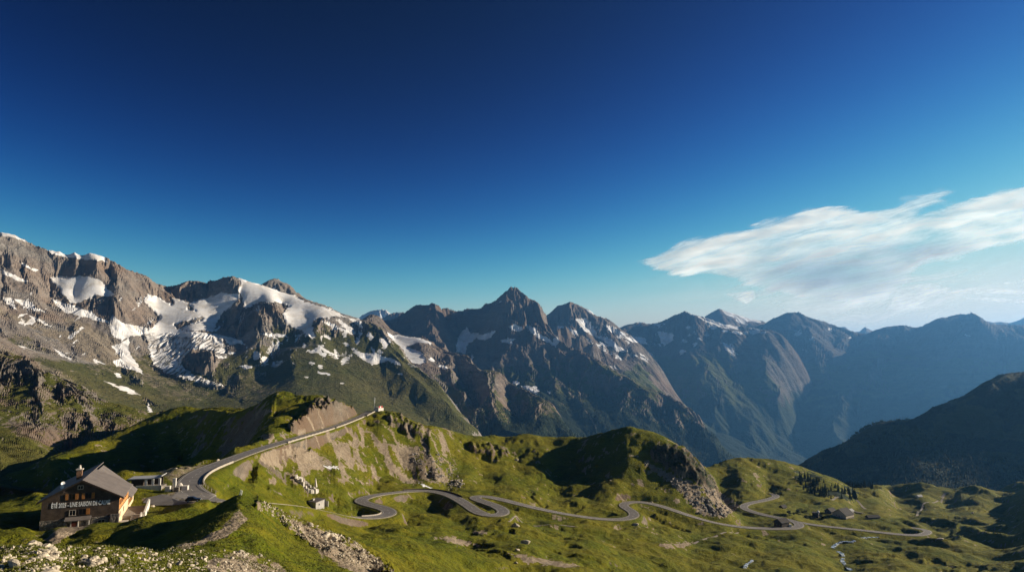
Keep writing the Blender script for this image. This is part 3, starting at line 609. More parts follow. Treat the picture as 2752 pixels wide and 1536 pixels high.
ridge2 = range_('mountain', Dq, 8300, 13200, 420, 360, .10, .50, 1100, 6, 10, [[(1770,890),(1790,895),(1810,895),(1808,915),(1785,930),(1775,915)], [(1690,900),(1735,908),(1740,925),(1690,915)], [(1890,850),(1950,865),(1990,875),(1985,885),(1940,880),(1900,868)], [(1905,872),(1930,875),(1925,885),(1908,882)], [(1848,880,6,5,.3)], [(1868,925,9,4,-.6)], [(1835,945,11,5,-.5)], [(1950,890,9,3,.1)], [(1985,895,12,4,.2)], [(1880,910,7,3,.2)], [(1900,900,7,3,.1)]], (900, 1020), (1010, 1130), .08, 3, rock=((.04, .038, .036), (.09, .08, .07), (.15, .128, .108)))
Dr = ridge([(1870,870,15200),(1895,847,15000),(1915,836,15000),(1932,827,15000),(1950,835,15000),(1980,845,15000),(2010,856,15000),(2048,862,15000),(2080,885,15000)], .06, 1.0, 2) + [P(1930, 880, 14300), P(2000, 890, 14300), P(1900, 900, 14200), P(2080, 930, 14000), P(1850, 930, 14000)]
range_('mountain', Dr, 13800, 16500, 150, 120, .24, .44, 900, 5, 12, [[(1940,832),(1990,846),(2040,860),(2050,868),(1990,862),(1950,845)], [(1970,850),(2000,862),(2010,872),(1985,868)]], (950, 1100), (1100, 1200), 0.0, 4)
E = ridge([(1960,910,14200),(2040,880,14000),(2062,868,13900),(2080,859,13800),(2110,842,13600),(2120,840,13600),(2140,837,13500),(2150,840,13500),(2162,849,13500),(2190,860,13500),(2220,868,13450),(2250,878,13400),(2290,892,13252),(2330,895,13062),(2370,880,13162),(2400,874,13112),(2430,870,12966),(2452,877,12952),(2475,878,12838),(2510,865,12758),(2540,855,12700),(2550,858,12650),(2580,844,12500),(2610,843,12350),(2640,855,12200),(2670,872,11877),(2700,872,11730),(2752,874,11730),(3000,900,11475),(3300,900,11475)], .08, 1.0, 2)
E += ridge([(2062,868,13900),(2040,900,13000),(2010,960,12000),(2020,1040,10800),(2050,1140,9500),(2080,1240,8400)], 0, 0, 2) + ridge([(2220,868,13450),(2250,910,12700),(2320,950,12025),(2370,960,11614)], 0, 0, 2) + ridge([(2140,837,13500),(2160,900,12600),(2200,950,11900),(2280,990,11400),(2340,995,11057)], 0, 0, 2) + ridge([(2200,950,11900),(2230,1010,11000),(2290,1050,10462),(2240,1120,9600)], 0, 0, 2)
E += ridge([(2610,843,12350),(2560,910,11610),(2480,980,11050),(2400,1060,10337),(2330,1160,9428)], 0, 0, 2)
E += [P(*p) for p in [(2110,900,12800),(2100,980,11900),(2140,1060,10800),(2130,1160,9700),(2180,1240,8700),(2300,940,12510),(2400,930,12442),(2360,1020,11171),(2300,1120,10027),(2450,920,12398),(2700,930,10965),(2700,1020,10115),(2600,1080,9565),(2500,1150,9122),(2752,1100,9095),(2250,1250,8500),(2400,1250,8231),(2152,1256,8200),(3200,1050,9775),(3200,1200,8075),(2700,1250,7480)]]
eastw = range_('mountain', E, 6900, 15200, 620, 420, .28, 1.02, 1500, 6, 12, [[(2135,895),(2150,885),(2155,895),(2140,905)], [(2173,910),(2185,903),(2188,915)], [(2152,938),(2165,938),(2168,944)], [(2230,885,6,3,.5)], [(2285,905,5,2,.5)], [(2600,900,6,2,.3)]], (900, 1020), (1000, 1120), 0.0, 5, rock=((.035, .034, .034), (.075, .068, .062), (.13, .11, .095)))
for nm, line, d in (('mountain', [(950,870,14500),(972,846,14500),(1000,834,14500),(1010,830,14500),(1040,832,14500),(1052,842,14500),(1085,870,14500)], 1), ('mountain', [(1005,872,13000),(1030,856,13000),(1058,839,13000),(1080,838,13000),(1108,845,13000),(1140,870,13000)], 2),
                    ('mountain', [(2220,905,20000),(2255,878,20000),(2275,878,20000),(2292,892,20000),(2310,890,20000),(2327,879,20000),(2345,888,20000),(2380,905,20000)], 3), ('mountain', [(2600,890,17500),(2650,861,17500),(2668,866,17500),(2690,863,17500),(2715,867,17500),(2735,860,17500),(2760,848,17500),(2850,840,17500),(2950,880,17500)], 4)):
    y = line[0][2]
    pts = ridge(line, .06, 1.0, 2) + [P(u, v + 60, y * .95) for u, v, _ in line]
    s0, s1 = st(line[0][0], 900)[0], st(line[-1][0], 900)[0]
    sh = Sheet(nm, pts, y * .94, y * 1.07, 130, 90, s0, s1, kl=.45, lam=2e-4); sh.erode(y * .05, 4, .1, None, d)
    sn = smooth(.1, .3, fbm(sh.X / 900, sh.Y / 900, 4, d)+(.6 if d == 1 else -.1 if d == 2 else -1)); 
    sh.build(terrain_material('far range', 20), (sn, sn * 0, sn * 0, sn * 0))
# dark wooded slope on the right
G = ridge([(2080,1330,2600),(2152,1254,2500),(2172,1241,2480),(2212,1217,2450),(2262,1196,2420),(2300,1171,2400),(2340,1147,2390),(2400,1132,2380),(2440,1134,2380),(2452,1128,2380),(2480,1115,2390),(2505,1100,2400),(2520,1092,2400),(2560,1078,2420),(2590,1063,2430),(2612,1050,2440),(2640,1030,2450),(2672,1020,2460),(2700,1010,2470),(2752,1004,2480),(2850,985,2500),(3000,940,2550),(3300,900,2600)], .10, .9, 2)
G += [P(*p) for p in [(2200,1290,2150),(2300,1310,1950),(2400,1300,1850),(2500,1310,1750),(2600,1320,1700),(2752,1330,1650),(3000,1330,1650),(2400,1220,2100),(2500,1200,2080),(2600,1180,2080),(2700,1150,2100),(2550,1260,1900),(2700,1250,1880),(3000,1200,2000),(2150,1330,2100),(2300,1370,1750),(2600,1370,1550),(3000,1400,1500)]]
gs = Sheet('hill', G, 1480, 2800, 520, 380, .40, 1.04, kl=.4, lam=2e-4)
gs.erode(260, 5, .07, None, 7)
tr = smooth(-.35, .15, fbm(gs.X / 120, gs.Y / 160, 5, 3)); gs.Z += tr * np.abs(perlin(gs.X / 9, gs.Y / 9, 5)) * 5
gs.build(terrain_material('wooded slope', 3.5, grass=((.025, .034, .010), (.05, .058, .016), (.08, .075, .025)), bump=.8), (tr * 0, tr * 0 + .8, tr * 0, tr * .8))

# valley floor out to the horizon
me = bpy.data.meshes.new('valley_floor'); zf = -1750.0
me.from_pydata([(-90000, 1200, zf), (90000, 1200, zf), (90000, 90000, zf), (-90000, 90000, zf)], [], [(0, 1, 2, 3)])
vf = bpy.data.objects.new('valley_floor', me); C.objects.link(vf); vf['kind'] = 'structure'
m, nt = nodes('valley floor'); k = N(nt); o_ = k.new('ShaderNodeOutputMaterial'); b = k.new('ShaderNodeBsdfPrincipled', Roughness=.95)
pos = k.new('ShaderNodeNewGeometry').outputs['Position']
k.link(k.ramp(k.noise(pos, 1 / 700, 5), [(.35, (.02, .03, .012)), (.6, (.05, .065, .018))]), b.inputs['Base Color']); k.link(b.outputs[0], o_.inputs[0]); me.materials.append(m)
# ------------------------------------------------------------------ building helpers
def simple_mat(name, col, rough=0.8, var=0.25, scale=1.0, col2=None, bump=0.0, metal=0.0, stretch=None):
    m, nt = nodes(name); k = N(nt); o_ = k.new('ShaderNodeOutputMaterial'); b = k.new('ShaderNodeBsdfPrincipled', Roughness=rough, Metallic=metal)
    b.inputs['Specular IOR Level'].default_value = 0.25
    vec = k.new('ShaderNodeTexCoord').outputs['Object']
    if stretch: vec = k.scalevec(vec, stretch)
    f = k.noise(vec, scale, 5, .65)
    c2 = col2 or tuple(c * (1 - var * 1.6) for c in col)
    k.link(k.ramp(f, [(.34, c2), (.62, col)]), b.inputs['Base Color'])
    if bump:
        bp = k.new('ShaderNodeBump', Strength=bump, Distance=.15); k.link(f, bp.inputs['Height']); k.link(bp.outputs[0], b.inputs['Normal'])
    k.link(b.outputs[0], o_.inputs[0]); return m
def shingle_mat(name, c1, c2, sx, sy):
    """rows of small boards"""
    m, nt = nodes(name); k = N(nt); o_ = k.new('ShaderNodeOutputMaterial'); b = k.new('ShaderNodeBsdfPrincipled', Roughness=.85)
    b.inputs['Specular IOR Level'].default_value = .2
    tc = k.new('ShaderNodeTexCoord').outputs['UV']
    br = k.new('ShaderNodeTexBrick', _offset=.5); k.link(tc, br.inputs['Vector'])
    br.inputs['Color1'].default_value = (*c1, 1); br.inputs['Color2'].default_value = (*c2, 1); br.inputs['Mortar'].default_value = (*[c * .35 for c in c2], 1)
    br.inputs['Scale'].default_value = 1.0; br.inputs['Mortar Size'].default_value = .015; br.inputs['Brick Width'].default_value = sx; br.inputs['Row Height'].default_value = sy; br.inputs['Bias'].default_value = 0.0
    n = k.noise(tc, .6, 5, .65)
    col = k.mix(.55, br.outputs['Color'], k.ramp(n, [(.35, tuple(c * .6 for c in c2)), (.65, tuple(c * 1.25 for c in c1))]))
    k.link(col, b.inputs['Base Color'])
    bp = k.new('ShaderNodeBump', Strength=.4, Distance=.05); k.link(br.outputs['Fac'], bp.inputs['Height']); bp.invert = True
    k.link(bp.outputs[0], b.inputs['Normal']); k.link(b.outputs[0], o_.inputs[0]); return m
def stone_mat(name, c1, c2, size=.7, joint=(.10, .09, .08)):
    m, nt = nodes(name); k = N(nt); o_ = k.new('ShaderNodeOutputMaterial'); b = k.new('ShaderNodeBsdfPrincipled', Roughness=.9)
    b.inputs['Specular IOR Level'].default_value = .2
    tc = k.new('ShaderNodeTexCoord').outputs['Object']
    v = k.new('ShaderNodeTexVoronoi', _feature='DISTANCE_TO_EDGE', Scale=1 / size); k.link(tc, v.inputs['Vector'])
    v2 = k.new('ShaderNodeTexVoronoi', Scale=1 / size); k.link(tc, v2.inputs['Vector'])
    sp = k.new('ShaderNodeSeparateColor'); k.link(v2.outputs['Color'], sp.inputs[0])
    col = k.mix(k.mapr(v.outputs['Distance'], .02, .09), joint, k.ramp(sp.outputs[0], [(0, c2), (1, c1)]))
    k.link(col, b.inputs['Base Color'])
    bp = k.new('ShaderNodeBump', Strength=.6, Distance=.08); k.link(k.mapr(v.outputs['Distance'], 0, .2), bp.inputs['Height']); k.link(bp.outputs[0], b.inputs['Normal'])
    k.link(b.outputs[0], o_.inputs[0]); return m
M = dict(
 asphalt=simple_mat('asphalt', (.19, .172, .16), .85, .2, .25, (.13, .12, .112)), shoulder=simple_mat('pale shoulder', (.30, .265, .21), .9, .25, .3), line=simple_mat('road paint', (.62, .60, .56), .7, .2, 2),
 gravel=simple_mat('gravel', (.30, .26, .215), .95, .25, .35, (.20, .17, .14)), shingle=shingle_mat('weathered shingles', (.098, .070, .051), (.062, .045, .034), .22, .3),
 timber=shingle_mat('sunburnt timber', (.62, .30, .10), (.46, .20, .065), 3.0, .22), plaster=simple_mat('cream plaster', (.72, .56, .36), .85, .12, .7), stone=stone_mat('rubble stone', (.30, .265, .22), (.11, .095, .08), .8),
 roof=simple_mat('sheet roof', (.175, .15, .135), .6, .15, .5, stretch=(1, 1, 1)), white=simple_mat('white stone', (.66, .60, .52), .85, .15, .6), whitewash=simple_mat('whitewashed wall', (.74, .69, .61), .85, .12, .8),
 glass=simple_mat('dark window glass', (.015, .018, .022), .15, .1, 1), shutter=simple_mat('orange shutter', (.42, .17, .045), .7, .2, 2), frame=simple_mat('pale wood', (.52, .45, .36), .75, .15, 2), darkwood=simple_mat('dark larch', (.05, .036, .027), .8, .25, 1, stretch=(4, 4, .5)),
 letter=simple_mat('chalk lettering', (.86, .84, .80), .85, .08, 3), door=simple_mat('red brown door', (.13, .035, .022), .6, .2, 2), metal=simple_mat('galvanised steel', (.42, .42, .42), .5, .1, 2), concrete=simple_mat('board concrete', (.46, .43, .39), .9, .18, .6), brick=stone_mat('chimney brick', (.32, .17, .09), (.16, .08, .05), .3),
 parapet=simple_mat('weathered parapet stone', (.46, .405, .33), .9, .3, 1.2),
 red=simple_mat('red paint', (.55, .03, .03), .6, .1, 2), black=simple_mat('black rubber', (.012, .012, .012), .6, .1, 2), cardark=simple_mat('dark car paint', (.018, .019, .022), .3, .1, 1), carwhite=simple_mat('white car paint', (.75, .74, .72), .35, .05, 1), 
 rockpale=simple_mat('pale limestone', (.62, .53, .40), .95, .35, 1.3, (.27, .235, .18), .6), rockgrey=simple_mat('grey boulder', (.29, .26, .225), .95, .3, 1.0, (.13, .115, .10), .5), bark=simple_mat('bark', (.055, .038, .026), .9, .2, 3), needle=simple_mat('spruce needles', (.030, .048, .018), .85, .35, .8, (.014, .024, .010)),
 leaf=simple_mat('alder leaves', (.045, .062, .018), .8, .3, .6), grass=simple_mat('grass blades', (.15, .15, .025), .8, .3, .15, (.08, .09, .014)), roofdark=simple_mat('tarred shingle roof', (.045, .038, .034), .8, .25, 1.2), bloom=simple_mat('rusty steel', (.20, .10, .05), .8, .2, 2))
class MB:
    def __init__(self): self.bm = bmesh.new()
    def hull8(self, c):                                    # 8 corners: bottom ring 0-3, top ring 4-7
        v = [self.bm.verts.new(p) for p in c]
        for f in ((3, 2, 1, 0), (4, 5, 6, 7), (0, 1, 5, 4), (1, 2, 6, 5), (2, 3, 7, 6), (3, 0, 4, 7)): self.bm.faces.new([v[i] for i in f])
        return self
    def box(self, x0, x1, y0, y1, z0, z1, M_=None):
        c = [Vector(p) for p in ((x0, y0, z0), (x1, y0, z0), (x1, y1, z0), (x0, y1, z0), (x0, y0, z1), (x1, y0, z1), (x1, y1, z1), (x0, y1, z1))]
        return self.hull8([M_ @ p for p in c] if M_ else c)
    def prism(self, prof, y0, y1, axis='y'):               # closed outline in x-z pushed along y
        mk = (lambda a, t, b: (a, t, b)) if axis == 'y' else (lambda a, t, b: (t, a, b))
        A_ = [self.bm.verts.new(mk(a, y0, b)) for a, b in prof]; B_ = [self.bm.verts.new(mk(a, y1, b)) for a, b in prof]
        n = len(prof)
        self.bm.faces.new(A_); self.bm.faces.new(B_[::-1])
        for i in range(n): self.bm.faces.new([A_[i], B_[i], B_[(i + 1) % n], A_[(i + 1) % n]])
        return self
    def tube(self, a, b, r0, r1=None, n=8):
        a, b = Vector(a), Vector(b); r1 = r0 if r1 is None else r1
        q = (b - a).to_track_quat('Z', 'Y'); R0, R1 = [], []
        for i in range(n):
            t = 2 * math.pi * i / n; d_ = q @ Vector((math.cos(t), math.sin(t), 0))
            R0.append(self.bm.verts.new(a + d_ * r0)); R1.append(self.bm.verts.new(b + d_ * r1))
        for i in range(n): self.bm.faces.new([R0[i], R0[(i + 1) % n], R1[(i + 1) % n], R1[i]])
        self.bm.faces.new(R0[::-1]); self.bm.faces.new(R1); return self
    def lathe(self, prof, c=(0, 0, 0), n=14, sx=1, sy=1):
        c = Vector(c); rings = []
        for r, z in prof: rings.append([self.bm.verts.new(c + Vector((r * sx * math.cos(2 * math.pi * i / n), r * sy * math.sin(2 * math.pi * i / n), z))) for i in range(n)])
        for a, b in zip(rings, rings[1:]):
            for i in range(n): self.bm.faces.new([a[i], a[(i + 1) % n], b[(i + 1) % n], b[i]])
        self.bm.faces.new(rings[0][::-1]); self.bm.faces.new(rings[-1]); return self
    def build(self, name, mat, parent=None, bevel=0.0, smooth_=False, uv=True):
        bm = self.bm
        if bevel:
            bmesh.ops.bevel(bm, geom=list(bm.edges), offset=bevel, segments=1, affect='EDGES', clamp_overlap=True)
        bmesh.ops.recalc_face_normals(bm, faces=bm.faces)
        if uv:
            L = bm.loops.layers.uv.new('UVMap')
            for f in bm.faces:
                n = f.normal; ax = Vector((0, 0, 1)).cross(n)
                ax = ax.normalized() if ax.length > .05 else Vector((1, 0, 0)); ay = n.cross(ax)
                for l in f.loops: l[L].uv = (l.vert.co.dot(ax), l.vert.co.dot(ay))
        me = bpy.data.meshes.new(name); bm.to_mesh(me); bm.free()
        if smooth_: me.polygons.foreach_set('use_smooth', [True] * len(me.polygons))
        me.materials.append(M[mat] if isinstance(mat, str) else mat)
        o = bpy.data.objects.new(name, me); C.objects.link(o)
        if parent: o.parent = parent
        return o
def tag(o, label, cat, group=None):
    o['label'] = label; o['category'] = cat
    if group: o['group'] = group
    return o
def thing(name, label, cat, loc=(0, 0, 0), rz=0.0, group=None):
    o = bpy.data.objects.new(name, None); C.objects.link(o); o.location = loc; o.rotation_euler = (0, 0, rz); o.empty_display_size = .5
    return tag(o, label, cat, group)
def copy_thing(o, loc, rz, label=None, sc=None):
    c = o.copy(); C.objects.link(c); c.location = loc; c.rotation_euler = (0, 0, rz)
    if sc: c.scale = sc if isinstance(sc, tuple) else (sc, sc, sc)
    if label: c['label'] = label
    for ch in o.children:
        d = ch.copy(); C.objects.link(d); d.parent = c
        for g in ch.children:
            e = g.copy(); C.objects.link(e); e.parent = d
    return c
def gz_at(X, Y): return meadow.at(X, Y)
def ground(u, v, lo=None, hi=None):
    X, Y = meadow.hit(u, v, lo, hi); return Vector((X, Y, gz_at(X, Y)))
def ribbon_mesh(name, path, l, r, lift, mat, skirt=0.6, kind='structure'):
    P_ = np.asarray(path); T = np.gradient(P_[:, :2], axis=0); T /= np.linalg.norm(T, axis=1)[:, None] + 1e-9
    Nn = np.stack([T[:, 1], -T[:, 0]], -1)                 # to the right of the direction of travel
    l = np.broadcast_to(l, len(P_)); r = np.broadcast_to(r, len(P_))
    a = P_.copy(); b = P_.copy(); a[:, :2] += Nn * l[:, None]; b[:, :2] += Nn * r[:, None]
    a[:, 2] += lift; b[:, 2] += lift
    rows = [a, b] if not skirt else [a - [0, 0, skirt], a, b, b - [0, 0, skirt]]
    n = len(P_); V_ = np.concatenate(rows); F_ = []
    for q in range(len(rows) - 1):
        for i in range(n - 1): F_.append((q * n + i, (q + 1) * n + i, (q + 1) * n + i + 1, q * n + i + 1))
    me = bpy.data.meshes.new(name); me.from_pydata(V_.tolist(), [], F_); me.materials.append(M[mat])
    o = bpy.data.objects.new(name, me); C.objects.link(o)
    if kind: o['kind'] = kind
    return o
def drape(pxs, step=2.0, lift=0.0):
    pts = [ground(*p) if len(p) < 3 else ground(p[0], p[1], p[2] * .8, p[2] * 1.25) for p in pxs]
    E_ = evenly(spline(pts, step), step)
    for q in E_: q[2] = gz_at(q[0], q[1])
    E_ = calm(E_, 5, 3)
    return E_

# ------------------------------------------------------------------ roads
for nm, (R_, w) in roads.items():
    if nm == 'valley': R_ = R_[2:]
    ribbon_mesh('road', R_, -w / 2, w / 2, .02, 'asphalt', 0)
    ribbon_mesh('road_shoulder', R_, -w / 2 - .55, -w / 2 + .02, -.01, 'shoulder', .5); ribbon_mesh('road_shoulder', R_, w / 2 - .02, w / 2 + .55, -.01, 'shoulder', .5)
    ribbon_mesh('road_marking', R_, -w / 2 + .25, -w / 2 + .42, .035, 'line', 0); ribbon_mesh('road_marking', R_, w / 2 - .42, w / 2 - .25, .035, 'line', 0)
R_, w = roads['main']
bmk = MB()
for i in range(0, len(R_) - 2, 4):
    a, b = Vector(R_[i]), Vector(R_[i + 1]); d_ = (b - a).normalized(); n_ = Vector((d_.y, -d_.x, 0)) * .08
    v = [bmk.bm.verts.new(p + Vector((0, 0, .04))) for p in (a - n_, a + n_, b + n_ + d_ * 1.0, b - n_ + d_ * 1.0)]; bmk.bm.faces.new(v)
bmk.build('road_marking', 'line')['kind'] = 'structure'
def near_idx(R_, u, v):
    U_, V_ = uv_of(R_[:, 0], R_[:, 1], R_[:, 2]); return int(np.argmin((U_ - u) ** 2 + (V_ - v) ** 2))
def wall_along(R_, i0, i1, off, up, down, thick, mat, label, cat='wall', name='parapet_wall', crenel=False):
    seg = R_[min(i0, i1):max(i0, i1) + 1]
    P_ = np.asarray(seg); T = np.gradient(P_[:, :2], axis=0); T /= np.linalg.norm(T, axis=1)[:, None] + 1e-9
    Nn = np.stack([T[:, 1], -T[:, 0]], -1); b = MB(); n = len(P_)
    A_ = P_.copy(); A_[:, :2] += Nn * off; B_ = P_.copy(); B_[:, :2] += Nn * (off + thick)
    rings = []
    for i in range(n):
        u_ = up + (.18 * math.sin(i * 1.7) if crenel else 0)
        rings.append([b.bm.verts.new(p) for p in ((*A_[i, :2], P_[i, 2] - down), (*B_[i, :2], P_[i, 2] - down), (*B_[i, :2], P_[i, 2] + u_), (*A_[i, :2], P_[i, 2] + u_))])
    for p, q in zip(rings, rings[1:]):
        for k_ in range(4): b.bm.faces.new([p[k_], p[(k_ + 1) % 4], q[(k_ + 1) % 4], q[k_]])
    b.bm.faces.new(rings[0]); b.bm.faces.new(rings[-1][::-1])
    return tag(b.build(name, mat), label, cat)
# the road was surveyed from the view point down: its outer side is on the left hand
ix = lambda u, v: near_idx(R_, u, v)
wall_along(R_, ix(884, 1150), ix(755, 1189), -w / 2 - .8, .65, .9, -.5, 'parapet', 'long pale stone parapet on the outer edge of the ridge road, lower and longer stretch', crenel=True)
wall_along(R_, ix(966, 1120), ix(888, 1148), -w / 2 - .8, .65, .8, -.5, 'parapet', 'pale stone parapet on the ridge road midway between crag and view point', crenel=True)
wall_along(R_, ix(996, 1103), ix(974, 1116), -w / 2 - 1.0, .8, 1.0, -.6, 'parapet', 'short pale parapet just below the view point terrace', crenel=True)
wall_along(R_, ix(600, 1241), ix(505, 1303), -w / 2 - .8, .55, .5, -.4, 'parapet', 'curved white kerb wall on the inside of the bend beside the inn', name='kerb_wall')
wall_along(R_, ix(990, 1395), ix(1052, 1373), -w / 2 - .8, .5, .6, -.4, 'parapet', 'white kerb wall round the outside of the nearest hairpin', name='kerb_wall')
wall_along(R_, ix(1100, 1319), ix(1222, 1335), w / 2 + 1.0 if False else -w / 2 - 1.3, .7, .4, -.5, 'darkwood', 'dark low barrier along the top of the long curve at the foot of the scree', name='crash_barrier')
# fence with posts inside the bend by the inn
seg = R_[ix(507, 1305):ix(575, 1335)]
fn = thing('post_fence', 'low wooden post fence on the near side of the bend beside the car park', 'fence', tuple(seg[0]))
T = np.gradient(seg[:, :2], axis=0); T /= np.linalg.norm(T, axis=1)[:, None]; off = np.stack([T[:, 1], -T[:, 0]], -1) * -(w / 2 + 1.2)
fp = [Vector((p[0] + o_[0], p[1] + o_[1], p[2] - .1)) - Vector(seg[0]) for p, o_ in zip(seg, off)]
for p in fp[::2]: MB().tube(p, p + Vector((0, 0, 1.15)), .09, .08, 6).build('post', 'frame', fn)
rl = MB()
for a, b in zip(fp, fp[1:]): rl.tube(a + Vector((0, 0, .95)), b + Vector((0, 0, .95)), .05, .05, 5)
rl.build('rail', 'frame', fn)
# car park, gravel lay-by, tracks
def apron(name, outline, mat, lift):
    pts = [ground(u, v, 175, 320) for u, v in outline]; bm = MB(); c = sum(pts, Vector()) / len(pts)
    cen = bm.bm.verts.new((c.x, c.y, gz_at(c.x, c.y) + lift)); prev = None; rings = []
    for f in (.35, .7, 1.0):
        rings.append([bm.bm.verts.new((c.x + (p.x - c.x) * f, c.y + (p.y - c.y) * f, gz_at(c.x + (p.x - c.x) * f, c.y + (p.y - c.y) * f) + lift)) for p in pts])
    n = len(pts)
    for i in range(n):
        j = (i + 1) % n; bm.bm.faces.new([cen, rings[0][i], rings[0][j]])
        for a, b in zip(rings, rings[1:]): bm.bm.faces.new([a[i], b[i], b[j], a[j]])
    o = bm.build(name, mat); o['kind'] = 'structure'; return o
apron('car_park', [(384,1350),(396,1337),(430,1329),(480,1321),(508,1323),(540,1336),(522,1350),(470,1357),(420,1358)], 'asphalt', .12)
for nm, pxs, wd, mat in (('path', [(2458,1386),(2480,1366),(2510,1348),(2535,1332),(2548,1323)], 4, 'gravel'), ('path', [(2295,1336),(2308,1350),(2328,1367)], 3.5, 'gravel'), ('path', [(2232,1342),(2245,1336),(2253,1333)], 4, 'shoulder'), ('path', [(2222,1376),(2245,1377),(2262,1373)], 3, 'shoulder'), ('path', [(2292,1372),(2310,1376),(2325,1379)], 3, 'shoulder'),
                         ('path', [(1365,1402),(1400,1400),(1480,1408),(1560,1416)], 1.6, 'gravel'), ('path', [(1860,1460),(1900,1445),(1950,1428),(1985,1422)], 2, 'gravel')):
    E_ = drape(pxs, 2.0); ribbon_mesh(nm, E_, -wd / 2, wd / 2, .12, mat, .5)
def water_mat():
    m, nt = nodes('white water'); k = N(nt); o_ = k.new('ShaderNodeOutputMaterial'); b = k.new('ShaderNodeBsdfPrincipled', Roughness=.25)
    pos = k.new('ShaderNodeNewGeometry').outputs['Position']
    k.link(k.ramp(k.noise(pos, .35, 5, .7), [(.44, (.03, .035, .035)), (.58, (.55, .58, .6))]), b.inputs['Base Color']); k.link(b.outputs[0], o_.inputs[0]); return m
M['water'] = water_mat()
for pxs, wd in (([(2236,1473),(2247,1463),(2258,1458),(2271,1453),(2295,1454),(2325,1447),(2364,1446)], 3.0), ([(2247,1480),(2262,1488),(2267,1495),(2263,1504),(2267,1513),(2279,1524),(2290,1534)], 3.0), ([(1997,1532),(2005,1520),(2018,1510),(2024,1503)], 2.2)):
    E_ = drape(pxs, 1.5); wv = wd / 2 * (0.6 + .5 * np.abs(np.sin(np.arange(len(E_)) * .9)) + .2 * np.sin(np.arange(len(E_)) * .37)); E_[:, 2] = calm(E_.copy(), 15, 3)[:, 2]; ribbon_mesh('stream', E_, -wv, wv * .8, .4, 'water', .9)

# ------------------------------------------------------------------ the inn
AZ = math.radians(67)
ex = Vector((math.sin(AZ), math.cos(AZ), 0)); rz_inn = math.pi / 2 - AZ
rc = pt(318, 1386, 189.5)
WG = 18.0; ori = Vector((rc.x, rc.y, 0)) - ex * WG; ori.z = -46.3
EH, RH = 8.3, 13.0; LB, LW = 19.0, 33.0
inn = thing('mountain_inn', 'large alpine inn with dark shingled gable, grey roof and orange timber side', 'inn', ori, rz_inn)
XR = WG / 2
def roofz(x): return EH + (RH - EH) * (1 - abs(x - XR) / XR)
# walls: front gable of dark shingles, rear gable, sunny right side, left side
MB().prism([(0, 3.2), (WG, 3.2), (WG, EH - .05), (XR, RH - .1), (0, EH - .05)], 0, .5).build('gable_wall', 'shingle', inn)
MB().box(0, .4, .5, LB, 0, EH - .1).build('side_wall', 'shingle', inn)
MB().box(WG - .4, WG, .5, LB, 4.4, EH - .1).build('timber_wall', 'timber', inn)
MB().box(WG - .42, WG - .02, .5, LB, 0, 4.4).build('plaster_wall', 'plaster', inn)
MB().prism([(0, 0), (WG - .01, 0), (WG - .01, EH - .1), (XR, RH - .2), (0, EH - .1)], LB + .01, LB + .4).build('cross_wall', 'timber', inn)
MB().box(WG - .4, WG, LB + .41, LW, 0, 4.7).build('plaster_wall', 'plaster', inn)
MB().prism([(0, 0), (WG, 0), (WG, 4.6), (XR, RH - 1.4), (0, EH - .1)], LW, LW + .4).build('rear_wall', 'shingle', inn)
MB().box(0, .4, LB + .4, LW, 0, EH - .1).build('side_wall', 'shingle', inn)
sb = MB().box(-.12, 5.9, -.15, .5, -2.5, 3.2); sb.box(10.4, WG + .1, -.15, .5, -2.5, 3.2); sb.box(5.9, 10.4, .1, .5, -2.5, 3.2)
sb.build('stone_base', 'stone', inn)
MB().box(WG - 1.9, WG + .2, -.6, .3, -2.5, 3.6).build('corner_buttress', 'stone', inn)
rf = MB(); th = .28; ov = 1.1; y0, y1 = -.55, LB + .6
def roofslab(b, xa, xb, ya, yb):
    za, zb = RH + .05 - (RH - EH) / XR * abs(xa - XR), RH + .05 - (RH - EH) / XR * abs(xb - XR)
    b.hull8([Vector(p) for p in ((xa, ya, za), (xb, ya, zb), (xb, yb, zb), (xa, yb, za), (xa, ya, za + th), (xb, ya, zb + th), (xb, yb, zb + th), (xa, yb, za + th))])
roofslab(rf, XR, WG + ov, y0, y1); roofslab(rf, -ov, XR, y0, LW + 1.0)
roofm = rf.build('roof', 'roof', inn)
rw = MB(); za, zb = RH - 1.0, 4.75 - .78
rw.hull8([Vector(p) for p in ((XR, y1 + .003, za), (WG + .9, y1 + .003, zb), (WG + .9, LW + 1, zb), (XR, LW + 1, za), (XR, y1 + .003, za + th), (WG + .9, y1 + .003, zb + th), (WG + .9, LW + 1, zb + th), (XR, LW + 1, za + th))])
rw.build('roof', 'roof', inn)
for xx in (XR - 4.2, XR + 4.2): MB().box(xx - .12, xx + .12, -.5, 0, roofz(xx) - .55, roofz(xx) - .25).build('purlin', 'darkwood', roofm)
fb = MB()
for xa, xb in ((XR, WG + ov), (XR, -ov)):
    za, zb = RH + .08, RH + .08 - (RH - EH) / XR * abs(xb - XR)
    fb.hull8([Vector(p) for p in ((xa, y0 - .06, za - .25), (xb, y0 - .06, zb - .25), (xb, y0 - .005, zb - .25), (xa, y0 - .005, za - .25), (xa, y0 - .06, za + th), (xb, y0 - .06, zb + th), (xb, y0 - .005, zb + th), (xa, y0 - .005, za + th))])
fb.build('barge_board', 'darkwood', roofm)
ch = MB().box(XR - 3.4, XR - 2.1, 11.2, 12.5, roofz(XR - 3.4) - .5, RH + 1.4).build('chimney', 'brick', roofm)
MB().box(XR - 3.6, XR - 1.9, 11.0, 12.7, RH + 1.4, RH + 1.62).build('chimney_cap', 'white', roofm); MB().lathe([(.3, 0), (.42, .25), (.25, .55), (.33, .8), (.1, 1.05)], (XR - 2.75, 11.85, RH + 1.62), 10).build('chimney_pot', 'white', roofm)
